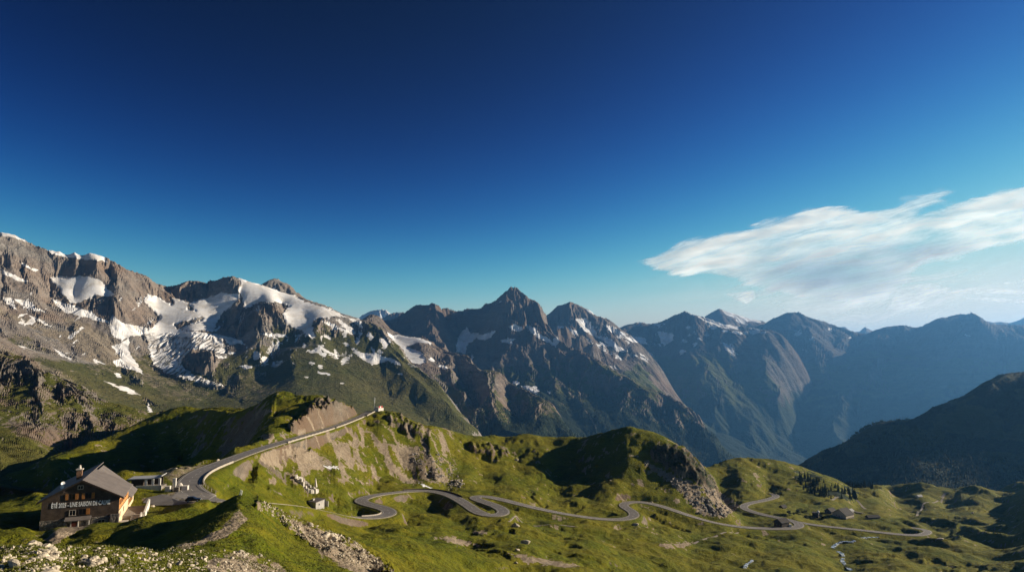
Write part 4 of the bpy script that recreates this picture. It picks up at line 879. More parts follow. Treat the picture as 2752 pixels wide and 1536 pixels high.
def window(x0, z0, ww, hh, sh='both', y=-.02, shut='shutter', parent=inn):
    f = MB(); t = .12
    f.box(x0 - t, x0 + ww + t, y - .1, y, z0 + hh, z0 + hh + t); f.box(x0 - t, x0 + ww + t, y - .16, y, z0 - t, z0); f.box(x0 - t, x0, y - .1, y, z0, z0 + hh); f.box(x0 + ww, x0 + ww + t, y - .1, y, z0, z0 + hh); f.box(x0 + ww / 2 - .04, x0 + ww / 2 + .04, y - .08, y, z0, z0 + hh)
    fo = f.build('window', 'darkwood' if sh else 'frame', parent)
    MB().box(x0, x0 + ww, y - .03, y - .005, z0, z0 + hh).build('pane', 'glass', fo)
    if sh:
        for sx in ((x0 - t - ww * .52, x0 - t), (x0 + ww + t, x0 + ww + t + ww * .52)):
            if sh == 'right' and sx[0] < x0: continue
            MB().box(sx[0], sx[1], y - .12, y - .02, z0 - .05, z0 + hh + .05).build('shutter', shut, fo)
    return fo
window(6.1, 8.25, 1.35, 1.45); window(9.9, 8.25, 1.35, 1.45); window(8.6, 4.15, 1.6, 1.4, 'right'); window(6.5, 4.1, 1.3, 1.3, None); window(8.1, 10.9, 1.1, .8, None)
window(13.3, 1.15, 1.5, 1.2, None, -.16)
MB().box(13.05, 15.05, -.24, -.17, .95, 1.12).build('window_surround', 'white', inn)
def side_window(y0, z0, ww, hh, x=WG, mat='glass', shut=True):
    f = MB().box(x, x + .08, y0 - .1, y0 + ww + .1, z0 - .1, z0 + hh + .1).build('window', 'frame', inn)
    MB().box(x + .08, x + .1, y0, y0 + ww, z0, z0 + hh).build('pane', 'glass', f)
    if shut:
        MB().box(x + .02, x + .12, y0 - .1 - ww * .5, y0 - .1, z0, z0 + hh).build('shutter', 'shutter', f); MB().box(x + .02, x + .12, y0 + ww + .1, y0 + ww * 1.5 + .1, z0, z0 + hh).build('shutter', 'shutter', f)
for yy in (1.8, 5.0, 8.2, 11.4, 14.6): side_window(yy, 5.7, 1.1, 1.4)
for yy in (2.5, 9.5): side_window(yy, 2.3, .9, 1.3, WG - .02, shut=False)
for yy in (21.0, 24.5, 28.0): side_window(yy, 1.9, 1.0, 1.6, WG, shut=True)
MB().box(WG, WG + .06, .5, LB, 4.3, 4.5).build('storey_band', 'darkwood', inn)
dr = MB().box(7.1, 8.5, -.25, .1, -.2, 2.35).build('door', 'door', inn); MB().box(8.25, 8.33, -.33, -.25, 1.0, 1.2).build('handle', 'metal', dr)
MB().box(6.85, 7.1, -.3, .12, -.3, 2.6).box(8.5, 8.75, -.3, .12, -.3, 2.6).build('door_frame', 'white', inn)
MB().hull8([Vector(p) for p in ((5.6, -1.7, 2.85), (11.6, -1.7, 2.85), (11.6, -.02, 3.5), (5.6, -.02, 3.5), (5.6, -1.7, 3.0), (11.6, -1.7, 3.0), (11.6, -.02, 3.7), (5.6, -.02, 3.7))]).build('porch_roof', 'roof', inn)
MB().box(11.2, 11.45, -1.6, -1.35, -1.0, 2.85).build('porch_post', 'white', inn); MB().box(6.0, 6.2, -1.6, -1.4, -1.2, 2.85).build('porch_post', 'darkwood', inn)
MB().box(9.0, 11.5, -1.75, -1.4, -1.5, .85).build('porch_wall', 'stone', inn); MB().box(6.2, 9.0, -2.4, -.3, -2.0, -.25).build('door_step', 'white', inn)
# lettering on the gable
fc = bpy.data.curves.new('wall_lettering', 'FONT'); fc.body = 'ÉTÉ 2025 - UNE SAISON DE CALME'; fc.size = 1.62; fc.extrude = .04; fc.offset = .05; fc.space_character = 1.04; fc.align_x = 'CENTER'
to = bpy.data.objects.new('tmp_text', fc); C.objects.link(to); bpy.context.view_layer.update()
tm = bpy.data.meshes.new_from_object(to.evaluated_get(bpy.context.evaluated_depsgraph_get())); bpy.data.objects.remove(to)
tw = max(v.co.x for v in tm.vertices) - min(v.co.x for v in tm.vertices)
tl = bpy.data.objects.new('wall_lettering', tm); C.objects.link(tl); tl.parent = inn; tm.materials.clear(); tm.materials.append(M['letter'])
tl.location = (9.0, -.045, 6.35); tl.rotation_euler = (math.pi / 2, 0, 0); tl.scale = (13.6 / tw, 1.0, 1)
# terrace and stair on the sunny side
MB().hull8([Vector(p) for p in ((WG + 5.2, 9.5, -3.0), (WG + 5.7, 9.5, -3.0), (WG + 5.7, 22, -3.0), (WG + 5.2, 22, -3.0), (WG + 5.2, 9.5, 1.6), (WG + 5.7, 9.5, 1.6), (WG + 5.7, 22, 3.0), (WG + 5.2, 22, 3.0))]).build('terrace_wall', 'whitewash', inn)
MB().box(WG + .1, WG + 5.2, 8.7, 22, -3, 1.1).build('terrace', 'gravel', inn)
stp = MB()
for i in range(9): stp.box(WG + 2.2, WG + 4.6, 1.5 + i * .78, 2.28 + i * .78 + .004, -3, -1.4 + i * .29)
stp.build('stair', 'concrete', inn)
MB().hull8([Vector(p) for p in ((WG + 4.6, 1.2, -3), (WG + 5.0, 1.2, -3), (WG + 5.0, 8.6, -3), (WG + 4.6, 8.6, -3), (WG + 4.6, 1.2, -.6), (WG + 5.0, 1.2, -.6), (WG + 5.0, 8.6, 1.8), (WG + 4.6, 8.6, 1.8))]).build('stair_wall', 'whitewash', inn)
MB().box(WG + .3, WG + 2.0, .6, 3.4, -3, .8).build('cellar_porch', 'darkwood', inn); MB().box(WG + .2, WG + 2.15, .4, 3.6, .8, 1.0).build('porch_slab', 'concrete', inn)
# dish aerials on a mast by the left eave
dm = thing('satellite_mast', 'white dish aerials on a thin mast above the left roof of the inn', 'aerial', ori + Matrix.Rotation(rz_inn, 3, 'Z') @ Vector((3.6, 4.2, roofz(3.6) + .2)), rz_inn)
MB().tube((0, 0, -.2), (0, 0, 1.9), .06).build('mast', 'metal', dm)
for z_, a_ in ((.7, -.4), (1.6, .5)):
    q = MB().lathe([(.02, 0), (.3, .05), (.5, .16), (.52, .18), (.45, .17), (.05, .05)], (0, 0, 0), 14).build('dish', 'carwhite', dm); q.location = (.15, -.15, z_); q.rotation_euler = (math.radians(75), 0, a_)

# ------------------------------------------------------------------ kiosk, memorial and small things round the car park
kp = ground(398, 1308, 200, 290)
ki = thing('roadside_kiosk', 'low kiosk with pale flat roof and white pillars behind the inn', 'kiosk', kp, math.radians(12))
r_ = MB(); pr = [(-6.0, 3.2), (-5.6, 3.45), (1.5, 3.5), (3.6, 3.62), (4.6, 3.95), (5.0, 4.3), (5.0, 4.05), (4.5, 3.65), (3.6, 3.35), (1.5, 3.2)]
r_.prism(pr, -3.0, 3.2).build('roof', 'metal', ki)
MB().box(-5.0, -1.2, -1.5, 2.6, 0, 3.2).build('wall', 'darkwood', ki)
for x_ in (-.2, 2.0, 4.2): MB().box(x_ - .35, x_ + .35, -2.4, -1.8, .6, 3.25).build('pillar', 'whitewash', ki)
MB().box(-1.2, 4.2, 1.8, 2.4, 0, 3.2).build('back_wall', 'darkwood', ki)
MB().box(-2.6, 5.2, -3.6, 2.8, -2.5, .6).build('plinth', 'stone', ki)
MB().box(-2.8, 5.4, -3.9, -3.6, -2.5, 1.2).build('terrace_wall', 'white', ki)
def rock_mesh(seed, n=2, flat=.7, sharp=.5):
    bm = bmesh.new(); bmesh.ops.create_icosphere(bm, subdivisions=n, radius=1.0); r = random.Random(seed)
    off = Vector((r.uniform(0, 50), r.uniform(0, 50), r.uniform(0, 50)))
    from mathutils import noise as mn
    pl = [(Vector((r.gauss(0, 1), r.gauss(0, 1), r.gauss(0, 1))).normalized(), r.uniform(.45, .8)) for _ in range(9)]
    sx, sy, sz = r.uniform(.8, 1.4), r.uniform(.7, 1.1), r.uniform(flat * .7, flat * 1.2)
    for v in bm.verts:
        p = v.co.copy()
        for n_, d_ in pl:
            e = p.dot(n_) - d_
            if e > 0: p -= n_ * e * .92
        p += p.normalized() * mn.noise(v.co * 1.7 + off) * sharp * .4
        v.co = Vector((p.x * sx, p.y * sy, p.z * sz))
    me = bpy.data.meshes.new('rock'); bm.to_mesh(me); bm.free(); return me
ROCKP = [rock_mesh(i) for i in range(14)]; ROCKG = [rock_mesh(40 + i, 1, .9, .6) for i in range(8)]
for me in ROCKP: me.materials.append(M['rockpale'])
for me in ROCKG: me.materials.append(M['rockgrey'])
me_p = ground(466, 1320, 190, 280)
mo = thing('stone_memorial', 'cluster of pale upright stones and low walls between kiosk and bend', 'memorial', me_p, .2)
MB().box(-2.6, -.9, -.8, .6, -.5, 2.0).build('stone_block', 'white', mo, .12); MB().box(.4, 2.0, -1.0, .2, -.5, 1.5).build('stone_block', 'stone', mo, .12); MB().box(2.3, 4.4, .4, 2.0, -.5, 1.7).build('stone_block', 'white', mo, .12)
MB().box(-.6, .5, .6, 1.3, 0, 4.4).build('pillar', 'whitewash', mo, .08); MB().box(-3.0, 4.0, .9, 3.2, -.5, 1.3).build('rubble_base', 'stone', mo, .15); MB().lathe([(1.0, 0), (.9, .6), (.5, 1.2), (.2, 1.4)], (1.6, 1.8, 1.2), 8).build('cairn', 'white', mo)
for i, (u, v, a, lab) in enumerate([(585, 1238, 1.1, 'rounded white boulder on the verge where the ridge road meets the lay-by'), (472, 1259, .7, 'small white boulder at the edge of the gravel lay-by'), (360, 1271, .5, 'small pale stone at the grassy rim left of the kiosk'), (410, 1361, .6, 'small white boulder on the grass below the car park'), (540, 1329, .5, 'little pale stone at the end of the post fence')]):
    p = ground(u, v, 170, 345); o = bpy.data.objects.new('boulder', ROCKP[i]); C.objects.link(o); o.location = p + Vector((0, 0, a * .35)); o.scale = (a, a, a); tag(o, lab, 'boulder')
def car(name, label, loc, rz, body, L=4.3, Wd=1.8):
    t = thing(name, label, 'car', loc, rz); h = Wd / 2
    b = MB().prism([(-L/2, .35), (L/2, .35), (L/2 + .05, .62), (L/2 - .1, .82), (L/2 - 1.15, .95), (-L/2 + .1, .98), (-L/2 - .03, .7)], -h, h); b.build('body', body, t, .06)
    c = MB(); c.hull8([Vector(p) for p in ((-L/2 + .15, -h + .08, .93), (L/2 - 1.25, -h + .08, .93), (L/2 - 1.25, h - .08, .93), (-L/2 + .15, h - .08, .93), (-L/2 + .6, -h + .25, 1.45), (L/2 - 2.1, -h + .25, 1.45), (L/2 - 2.1, h - .25, 1.45), (-L/2 + .6, h - .25, 1.45))]); c.build('cabin_glass', 'glass', t, .03)
    MB().box(-L/2 + .58, L/2 - 2.08, -h + .23, h - .23, 1.44, 1.5).build('roof', body, t, .02)
    for x_ in (-L/2 + .8, L/2 - .85):
        for s_ in (-1, 1):
            wl = MB().tube((x_, s_ * (h - .2), .33), (x_, s_ * (h + .01), .33), .33, .33, 14).build('wheel', 'black', t); MB().tube((x_, s_ * (h + .01), .33), (x_, s_ * (h + .03), .33), .19, .17, 10).build('rim', 'metal', wl)
    for s_ in (-1, 1):
        MB().box(L/2 - .06, L/2 + .07, s_ * (h - .3) - .18, s_ * (h - .3) + .18, .62, .76).build('headlight', 'carwhite', t); MB().box(-L/2 - .05, -L/2 + .05, s_ * (h - .25) - .14, s_ * (h - .25) + .14, .68, .86).build('tail_light', 'red', t)
    return t
p = ground(519, 1347, 180, 240); car('parked_car', 'dark car parked at the near edge of the car park beside the shaded bank', p + Vector((0, 0, .05)), math.radians(15), 'cardark')
# way marker on the knoll
p = ground(679, 1322, 140, 185)
sg = thing('trail_signpost', 'tall hiking signpost with pale boards on the grassy knoll crest', 'signpost', p, .3)
MB().tube((0, 0, -.3), (0, 0, 3.2), .06, .05).build('pole', 'darkwood', sg); MB().box(-.75, .55, -.05, .03, 2.75, 3.05).build('board', 'frame', sg); MB().box(-.4, .8, -.05, .03, 2.35, 2.62).build('board', 'frame', sg); MB().lathe([(.35, 0), (.3, .3), (.12, .55)], (0, 0, -.1), 7).build('base_stone', 'white', sg)
for u, h_, t_ in ((639, .9, .25), (643, 1.15, .35), (648, 1.0, .2)):
    p = ground(u, 1329, 130, 180); MBo = MB().tube((0, 0, -.3), (t_, 0, h_), .11, .08, 6).build('marker_post', 'carwhite'); MBo.location = p
    tag(MBo, 'short leaning white post at the top of the shaded knoll', 'post', 'white posts on the knoll')
# view point at the head of the ridge road
e0 = roads['main'][0][0]; vp_ = Vector((e0[0] + 7.5, e0[1] + 3.0, e0[2] - .6))
vt = thing('viewing_terrace', 'white walled viewing terrace at the end of the ridge road', 'terrace', vp_, .95); vt.scale = (1.1, 1.1, 1.15)
MB().box(-3.2, 3.2, -3, 3.5, -4, 2.4).build('terrace_base', 'whitewash', vt); MB().box(-3.2, 3.2, -3, -2.6, 2.4, 3.3).box(2.8, 3.2, -2.6, 3.5, 2.4, 3.3).build('parapet', 'white', vt)
for x_ in (-2.2, .9): MB().box(x_, x_ + 1.3, -2.5, -2.3, 3.0, 5.0).build('red_panel', 'red', vt)
MB().box(-.6, .6, -2.4, -2.2, 3.2, 4.8).build('white_panel', 'carwhite', vt); MB().box(-2.6, 1.0, -1.5, 2.8, 2.4, 4.2).build('stone_hut', 'white', vt)
fp_ = thing('flagpole', 'tall flagpole with a furled white flag beside the viewing terrace', 'flagpole', pt(1012, 1092, 690), 0); fp_.location = (e0[0] + 2.6, e0[1] + 3.5, e0[2] - .5)
MB().tube((0, 0, -1), (.5, 0, 14.5), .16, .09).build('pole', 'carwhite', fp_)
fg = MB(); ring = [(.45 + .1 * math.sin(i), -.1 + .16 * math.cos(i * 2.1), 13.8 - i * .75) for i in range(8)]
for a, b in zip(ring, ring[1:]): fg.tube(a, b, .3, .34, 7)
fg.build('flag', 'carwhite', fp_)
# ring wall and concrete hut in the meadow
p = ground(823, 1306, 330, 480)
rg = thing('ruined_ring_wall', 'low ring of tumbled pale stone on the slope under the ridge road', 'ruin', p, 0)
rr = random.Random(5); wl = MB()
for i in range(30):
    a = 2 * math.pi * i / 30; rad = (6.6 + rr.uniform(-.4, .4), 4.6 + rr.uniform(-.3, .3)); x_, y_ = rad[0] * math.cos(a), rad[1] * math.sin(a)
    z_ = gz_at(p.x + x_, p.y + y_) - p.z; h_ = rr.uniform(1.0, 1.9) * (1.5 if math.sin(a) < 0 else .8)
    wl.box(-.85, .85, -.6, .6, -.8, h_, Matrix.Translation((x_, y_, z_)) @ Matrix.Rotation(a + math.pi / 2 + rr.uniform(-.2, .2), 4, 'Z'))
wl.build('ring_wall', 'white', rg, .1); MB().tube((5.6, .6, -.5), (5.2, .8, 4.6), .9, .25, 6).build('standing_stone', 'white', rg)
p = ground(851, 1362, 290, 420)
hb = thing('concrete_hut', 'small flat roofed concrete hut beside the lower road', 'hut', p, math.radians(62))
MB().prism([(-2.6, -1.5), (3.6, -1.5), (3.6, 3.6), (-2.6, 3.0)], -1.9, 3.4).build('wall', 'concrete', hb); MB().hull8([Vector(q) for q in ((-3.0, -2.3, 3.0), (4.0, -2.3, 3.68), (4.0, 3.8, 3.68), (-3.0, 3.8, 3.0), (-3.0, -2.3, 3.25), (4.0, -2.3, 3.93), (4.0, 3.8, 3.93), (-3.0, 3.8, 3.25))]).build('roof', 'roof', hb)
MB().box(3.6, 3.66, -.2, .8, 0, 2.0).build('door', 'darkwood', hb); MB().box(-.6, .2, -1.96, -1.9, 1.3, 2.0).build('window', 'glass', hb); MB().box(4.2, 7.4, 1.6, 1.9, -1, 1.7).box(7.1, 7.4, -1.2, 1.6, -1, 2.0).build('yard_wall', 'concrete', hb); MB().box(-1.0, .2, 1.6, 2.8, 3.2, 4.3).build('vent_stack', 'concrete', hb)

# ------------------------------------------------------------------ farm buildings down in the valley
def chalet(u, v, Y, Wd, Ln, eh, rh, rz, label, wall='darkwood', roofm='roofdark', name='chalet', gable='darkwood', base=True, win=True):
    p = ground(u, v, Y * .8, Y * 1.25) - Vector((0, 0, .2))
    t = thing(name, label, 'house' if name == 'chalet' else 'barn', p, rz); h = Wd / 2; l = Ln / 2
    MB().prism([(-h, .8), (h, .8), (h, eh), (0, rh), (-h, eh)], -l, l).build('wall', wall, t)
    if base: MB().box(-h - .1, h + .1, -l - .1, l + .1, -2.5, .8).build('stone_base', 'stone', t)
    r = MB()
    for s_ in (-1, 1):
        zz = eh - (rh - eh) / h * .7
        r.hull8([Vector(q) for q in ((0, -l - .7, rh + .04), (s_ * (h + .7), -l - .7, zz + .04), (s_ * (h + .7), l + .7, zz + .04), (0, l + .7, rh + .04), (0, -l - .7, rh + .3), (s_ * (h + .7), -l - .7, zz + .3), (s_ * (h + .7), l + .7, zz + .3), (0, l + .7, rh + .3))])
    r.build('roof', roofm, t)
    if win:
        for x_ in (-h * .45, h * .35):
            f = MB().box(x_, x_ + .9, -l - .08, -l, 1.6, 2.6).build('window', 'frame', t); MB().box(x_ + .1, x_ + .8, -l - .1, -l - .08, 1.7, 2.5).build('pane', 'glass', f)
        MB().box(-.5, .5, -l - .07, -l, .1, 2.0).build('door', 'door', t)
    return t
chalet(2101, 1414, 606, 8.5, 9.5, 4.8, 7.4, math.radians(-62), 'tall dark chalet with a pale window standing beside the road junction')
MB_ = ground(2120, 1415, 520, 700)
o = MB().box(-2.2, 2.2, -1.6, 1.6, -1, 2.6).build('stone_annex', 'white', None, .15); o.location = MB_; tag(o, 'pale stone annex on the road side of the dark chalet', 'annex')
chalet(2266, 1387, 690, 15, 14, 3.6, 8.6, math.radians(-58), 'largest dark roofed barn of the valley farm', 'frame', name='barn')
chalet(2232, 1377, 715, 7.5, 9, 2.6, 5.2, math.radians(-58), 'smaller dark barn just left of the largest barn', name='barn')
chalet(2345, 1391, 690, 5, 13, 1.6, 3.2, math.radians(-78), 'low dark shed in the pasture right of the barns', name='barn', win=False)
chalet(2104, 1365, 720, 4.5, 6, 2.0, 3.8, math.radians(-60), 'tiny dark shed on the green slope above the chalet', name='barn', win=False)
chalet(2470, 1336, 1080, 5, 8, 2.5, 4.2, math.radians(-70), 'tiny pale hut on the far shaded hill', 'whitewash', 'metal', name='barn', win=False)
chalet(2284, 1376, 715, 5, 7, 2.4, 4.0, math.radians(-58), 'small pale roofed hut half hidden behind the largest barn', 'whitewash', 'metal', name='barn', win=False)
p = ground(2194, 1388, 560, 860)
tw_ = thing('dish_hut', 'dark square hut topped by a round white dome', 'hut', p, -.6)
MB().box(-3.4, 2.4, -2.5, 2.5, -1, 4.2).build('wall', 'darkwood', tw_); MB().box(-3.8, 2.8, -2.9, 2.9, 4.2, 4.5).build('roof', 'roofdark', tw_); MB().lathe([(.7, 0), (1.3, .5), (1.5, 1.1), (1.3, 1.8), (.7, 2.35), (.1, 2.55)], (2.0, -1, 4.5), 14).build('dome', 'carwhite', tw_, 0, True)
p = ground(2492, 1419, 560, 800)
pw = thing('utility_pole', 'single wooden pole by the last hairpin of the valley road', 'pole', p); MB().tube((0, 0, -.5), (0, 0, 7.2), .2, .14).build('post', 'frame', pw); MB().box(-.9, .9, -.08, .08, 6.5, 6.7).build('cross_arm', 'frame', pw)
for u, v, lab, a in ((2527, 1448, 'pale boulder on the track right of the valley hairpin', 2.2), (2614, 1378, 'small white rock on the far shaded hill', 2.0), (1708, 1411, 'grey boulder pair in the grass below the third hairpin', 2.6), (1384, 1415, 'dark block with pale edge in a hollow below the road', 3.0), (1412, 1460, 'long pale rock lying in the meadow hollow', 2.6), (1390, 1478, 'small white rock below the long pale rock', 1.5), (1386, 1513, 'little white stone near the bottom of the meadow', 1.1), (1750, 1349, 'pale stone above the third hairpin', 1.6), (1387, 1237, 'white rock beside the ridge track', 2.6), (1640, 1291, 'tiny white stone on the hillside', 1.3)):
    p = ground(u, v, 200); o = bpy.data.objects.new('boulder', ROCKP[hash(lab) % 1 + int(a * 7) % 14]); C.objects.link(o); o.location = p + Vector((0, 0, a * .25)); o.scale = (a, a * .8, a * .8); tag(o, lab, 'boulder')

# ------------------------------------------------------------------ loose rock
def strew(poly, n, lo, hi, sizes, meshes, label, group, ylo=None, yhi=None, bias=None, seed=1, cl=0):
    r = random.Random(seed); us = [p[0] for p in poly]; vs_ = [p[1] for p in poly]; k_ = 0; tries = 0; cen = []
    while k_ < n and tries < n * 60:
        tries += 1
        if cl and cen and r.random() < .8:
            c_ = r.choice(cen); u, v = c_[0] + r.gauss(0, cl), c_[1] + r.gauss(0, cl * .35)
        else: u, v = r.uniform(min(us), max(us)), r.uniform(min(vs_), max(vs_))
        if not inpoly(np.array([u]), np.array([v]), poly)[0]: continue
        if cl and len(cen) < n / 12: cen.append((u, v))
        p = ground(u, v, ylo, yhi)
        a = sizes[0] * (sizes[1] / sizes[0]) ** (r.random() ** 1.7)
        o = bpy.data.objects.new('rock', meshes[r.randrange(len(meshes))]); C.objects.link(o)
        o.location = p + Vector((0, 0, a * .12)); o.scale = (a * r.uniform(.8, 1.3), a, a * r.uniform(.7, 1.1)); o.rotation_euler = (r.uniform(-.4, .4), r.uniform(-.4, .4), r.uniform(0, 6.28))
        tag(o, label, 'rock', group); k_ += 1
strew([(-10,1445),(60,1452),(130,1460),(145,1480),(150,1520),(160,1550),(-10,1550)], 130, 0, 0, (.14, .60), ROCKP, 'pale limestone rock in the dense rockfield at the lower left corner', 'rocks of the lower left rockfield', 38, 90, seed=2, cl=14)
strew([(150,1468),(300,1470),(480,1468),(520,1490),(480,1540),(150,1540)], 60, 0, 0, (.12, .50), ROCKP, 'pale rock scattered on the near grass in front of the shaded hollow', 'rocks on the near grass', 38, 95, seed=3, cl=12)
strew([(560,1500),(640,1478),(700,1490),(760,1520),(770,1540),(560,1540)], 32, 0, 0, (.12, .5), ROCKP, 'small pale stone on the bare rubbly bank below the footpath', 'stones of the rubbly bank', 45, 130, seed=4, cl=14)
strew([(690,1340),(725,1358),(795,1390),(880,1425),(955,1450),(1000,1480),(950,1480),(880,1450),(800,1410),(730,1375),(695,1362)], 64, 0, 0, (.35, 1.5), ROCKP, 'pale rock along the outcrop rib running down the knoll', 'rocks of the outcrop rib', 95, 300, seed=5, cl=12)
strew([(1150,1190),(1190,1220),(1240,1270),(1250,1312),(1205,1318),(1170,1290),(1140,1240)], 44, 0, 0, (.6, 1.7), ROCKP, 'pale boulder on the rubble slope above the long curve', 'boulders above the long curve', 480, 720, seed=6, cl=12)
def stuff_rocks(name, poly, n, sizes, meshes, mat, ylo, yhi, seed):
    r = random.Random(seed); us = [p[0] for p in poly]; vs_ = [p[1] for p in poly]; V_, F_ = [], []; k_ = 0
    base = [(np.array([v.co[:] for v in m.vertices]), [tuple(p.vertices) for p in m.polygons]) for m in meshes]; off = 0
    while k_ < n:
        u, v = r.uniform(min(us), max(us)), r.uniform(min(vs_), max(vs_))
        if not inpoly(np.array([u]), np.array([v]), poly)[0]: continue
        p = ground(u, v, ylo, yhi); vv, ff = base[r.randrange(len(base))]
        a = sizes[0] * (sizes[1] / sizes[0]) ** (r.random() ** 2); rot = np.array(Matrix.Rotation(r.uniform(0, 6.28), 3, 'Z') @ Matrix.Rotation(r.uniform(-.6, .6), 3, 'X'))
        V_.append(vv @ rot.T * a * [r.uniform(.7, 1.3), 1, r.uniform(.7, 1.2)] + np.array(p)); F_ += [tuple(i + off for i in f) for f in ff]; off += len(vv); k_ += 1
    me = bpy.data.meshes.new(name); me.from_pydata(np.concatenate(V_).tolist(), [], F_); me.materials.append(M[mat]); o = bpy.data.objects.new(name, me); C.objects.link(o); o['kind'] = 'stuff'
stuff_rocks('scree', [(1725,1240),(1800,1272),(1870,1300),(1920,1310),(1990,1358),(1950,1388),(1880,1382),(1840,1330),(1780,1282)], 1000, (.6, 2.6), ROCKG, 'rockgrey', 560, 760, 8)
stuff_rocks('scree', [(1140,1190),(1190,1220),(1240,1270),(1250,1312),(1205,1318),(1160,1290),(1100,1230)], 260, (.5, 1.8), ROCKG, 'rockgrey', 480, 720, 9)
stuff_rocks('gravel', [(-10,1445),(130,1460),(480,1470),(700,1485),(780,1536),(780,1540),(-10,1540)], 1300, (.05, .28), ROCKG, 'rockpale', 36, 130, 10)
stuff_rocks('gravel', [(690,1338),(800,1390),(950,1450),(1066,1536),(1000,1530),(850,1475),(745,1395),(690,1368)], 700, (.12, .5), ROCKG, 'rockpale', 80, 300, 11)

# ------------------------------------------------------------------ trees
def conifer_mesh(seed, h=10.0):
    r = random.Random(seed); b = MB(); V_ = []
    n = 9
    for i in range(n):
        z0 = h * (.10 + .86 * i / n); rad = h * .21 * (1 - i / n) ** .85 + .15
        m_ = 9; c = b.bm.verts.new((0, 0, z0 + h * .17)); ring = []
        for k_ in range(m_ * 2):
            a = math.pi * k_ / m_ + i; q = rad * (1.0 if k_ % 2 == 0 else .55) * r.uniform(.75, 1.2)
            ring.append(b.bm.verts.new((q * math.cos(a), q * math.sin(a), z0 - q * .35 * r.uniform(.6, 1.3))))
        for k_ in range(len(ring)): b.bm.faces.new([c, ring[k_], ring[(k_ + 1) % len(ring)]])
    me = bpy.data.meshes.new('crown'); b.bm.to_mesh(me); b.bm.free(); me.materials.append(M['needle']); return me
def leaf_mesh(seed, R=3.0, n=420):
    r = random.Random(seed); bm = bmesh.new()
    cl = [(Vector((r.gauss(0, .5), r.gauss(0, .5), r.uniform(.3, 1.2))) * R, r.uniform(.35, .6) * R) for _ in range(7)]
    for _ in range(n):
        c, q = r.choice(cl); d_ = Vector((r.gauss(0, 1), r.gauss(0, 1), r.gauss(0, 1))).normalized(); p = c + d_ * q * r.uniform(.6, 1); p.z = max(p.z, .2)
        t = Vector((r.gauss(0, 1), r.gauss(0, 1), r.gauss(0, 1))).normalized(); s_ = t.cross(d_).normalized(); w_ = R * .13
        bm.faces.new([bm.verts.new(p + t * w_), bm.verts.new(p + s_ * w_), bm.verts.new(p - t * w_), bm.verts.new(p - s_ * w_)])
    me = bpy.data.meshes.new('crown'); bm.to_mesh(me); bm.free(); me.materials.append(M['leaf']); return me
CON = [conifer_mesh(i) for i in range(5)]; LEAF = [leaf_mesh(i) for i in range(3)]
trunk_me = (lambda b: b)(MB().tube((0, 0, -.6), (0, 0, 8.5), .22, .04, 6).build('trunk', 'bark')); tm_ = trunk_me.data; bpy.data.objects.remove(trunk_me)
r = random.Random(3)
def tree(p, h, me, label, group, name='conifer'):
    t = thing(name, label, 'tree', p, r.uniform(0, 6.28), group); t.scale = (h / 10 * r.uniform(.85, 1.15),) * 2 + (h / 10,)
    for nm, m_ in (('crown', me), ('trunk', tm_)):
        o = bpy.data.objects.new(nm, m_); C.objects.link(o); o.parent = t
poly = [(2135,1285),(2180,1285),(2245,1305),(2305,1330),(2300,1348),(2250,1346),(2200,1335),(2160,1318)]
k_ = 0
while k_ < 75:
    u, v = r.uniform(2130, 2310), r.uniform(1280, 1350)
    if inpoly(np.array([u]), np.array([v]), poly)[0]:
        tree(ground(u, v, 780, 1100), 4 + 8 * r.random() ** 1.6, r.choice(CON), 'spruce in the open wood on the flank of the green hill', 'spruces on the hill flank'); k_ += 1
for i in range(30):
    u = 2240 + i * 3.6 + r.uniform(-3, 3); s, _ = st(u, 1320); Y_ = 1035 + r.uniform(-20, 15); tree(Vector((s * Y_, Y_, gz_at(s * Y_, Y_))), r.uniform(7, 13), r.choice(CON), 'spruce standing on the skyline where the green hill meets the dark slope', 'skyline spruces of the green hill')
for i in range(34):
    u = 2290 + i * 4.6 + r.uniform(-2, 2); v = float(np.interp(u, [2262, 2300, 2340, 2400, 2440, 2480], [1196, 1171, 1147, 1132, 1134, 1115])); s, _ = st(u, v); Y_ = 2385 + r.uniform(-25, 10)
    tree(Vector((s * Y_, Y_, gs.at(s * Y_, Y_) - 1)), r.uniform(16, 30), r.choice(LEAF), 'dark broad tree on the crest of the shaded slope', 'crest trees of the shaded slope', 'broad_tree')
for u, v, lab in ((2126,1376,'dark alder bush left of the domed hut'),(2150,1372,'wide dark bush on the bank above the chalet'),(2212,1385,'round bush between domed hut and barns'),(2085,1322,'small bush on the shoulder above the road'),(2172,1388,'small dark bush in front of the domed hut')):
    p = ground(u, v + 6, 560, 900); t = thing('alder_bush', lab, 'bush', p); o = bpy.data.objects.new('foliage', LEAF[0]); C.objects.link(o); o.parent = t; t.scale = (1.3, 1.0, .8)
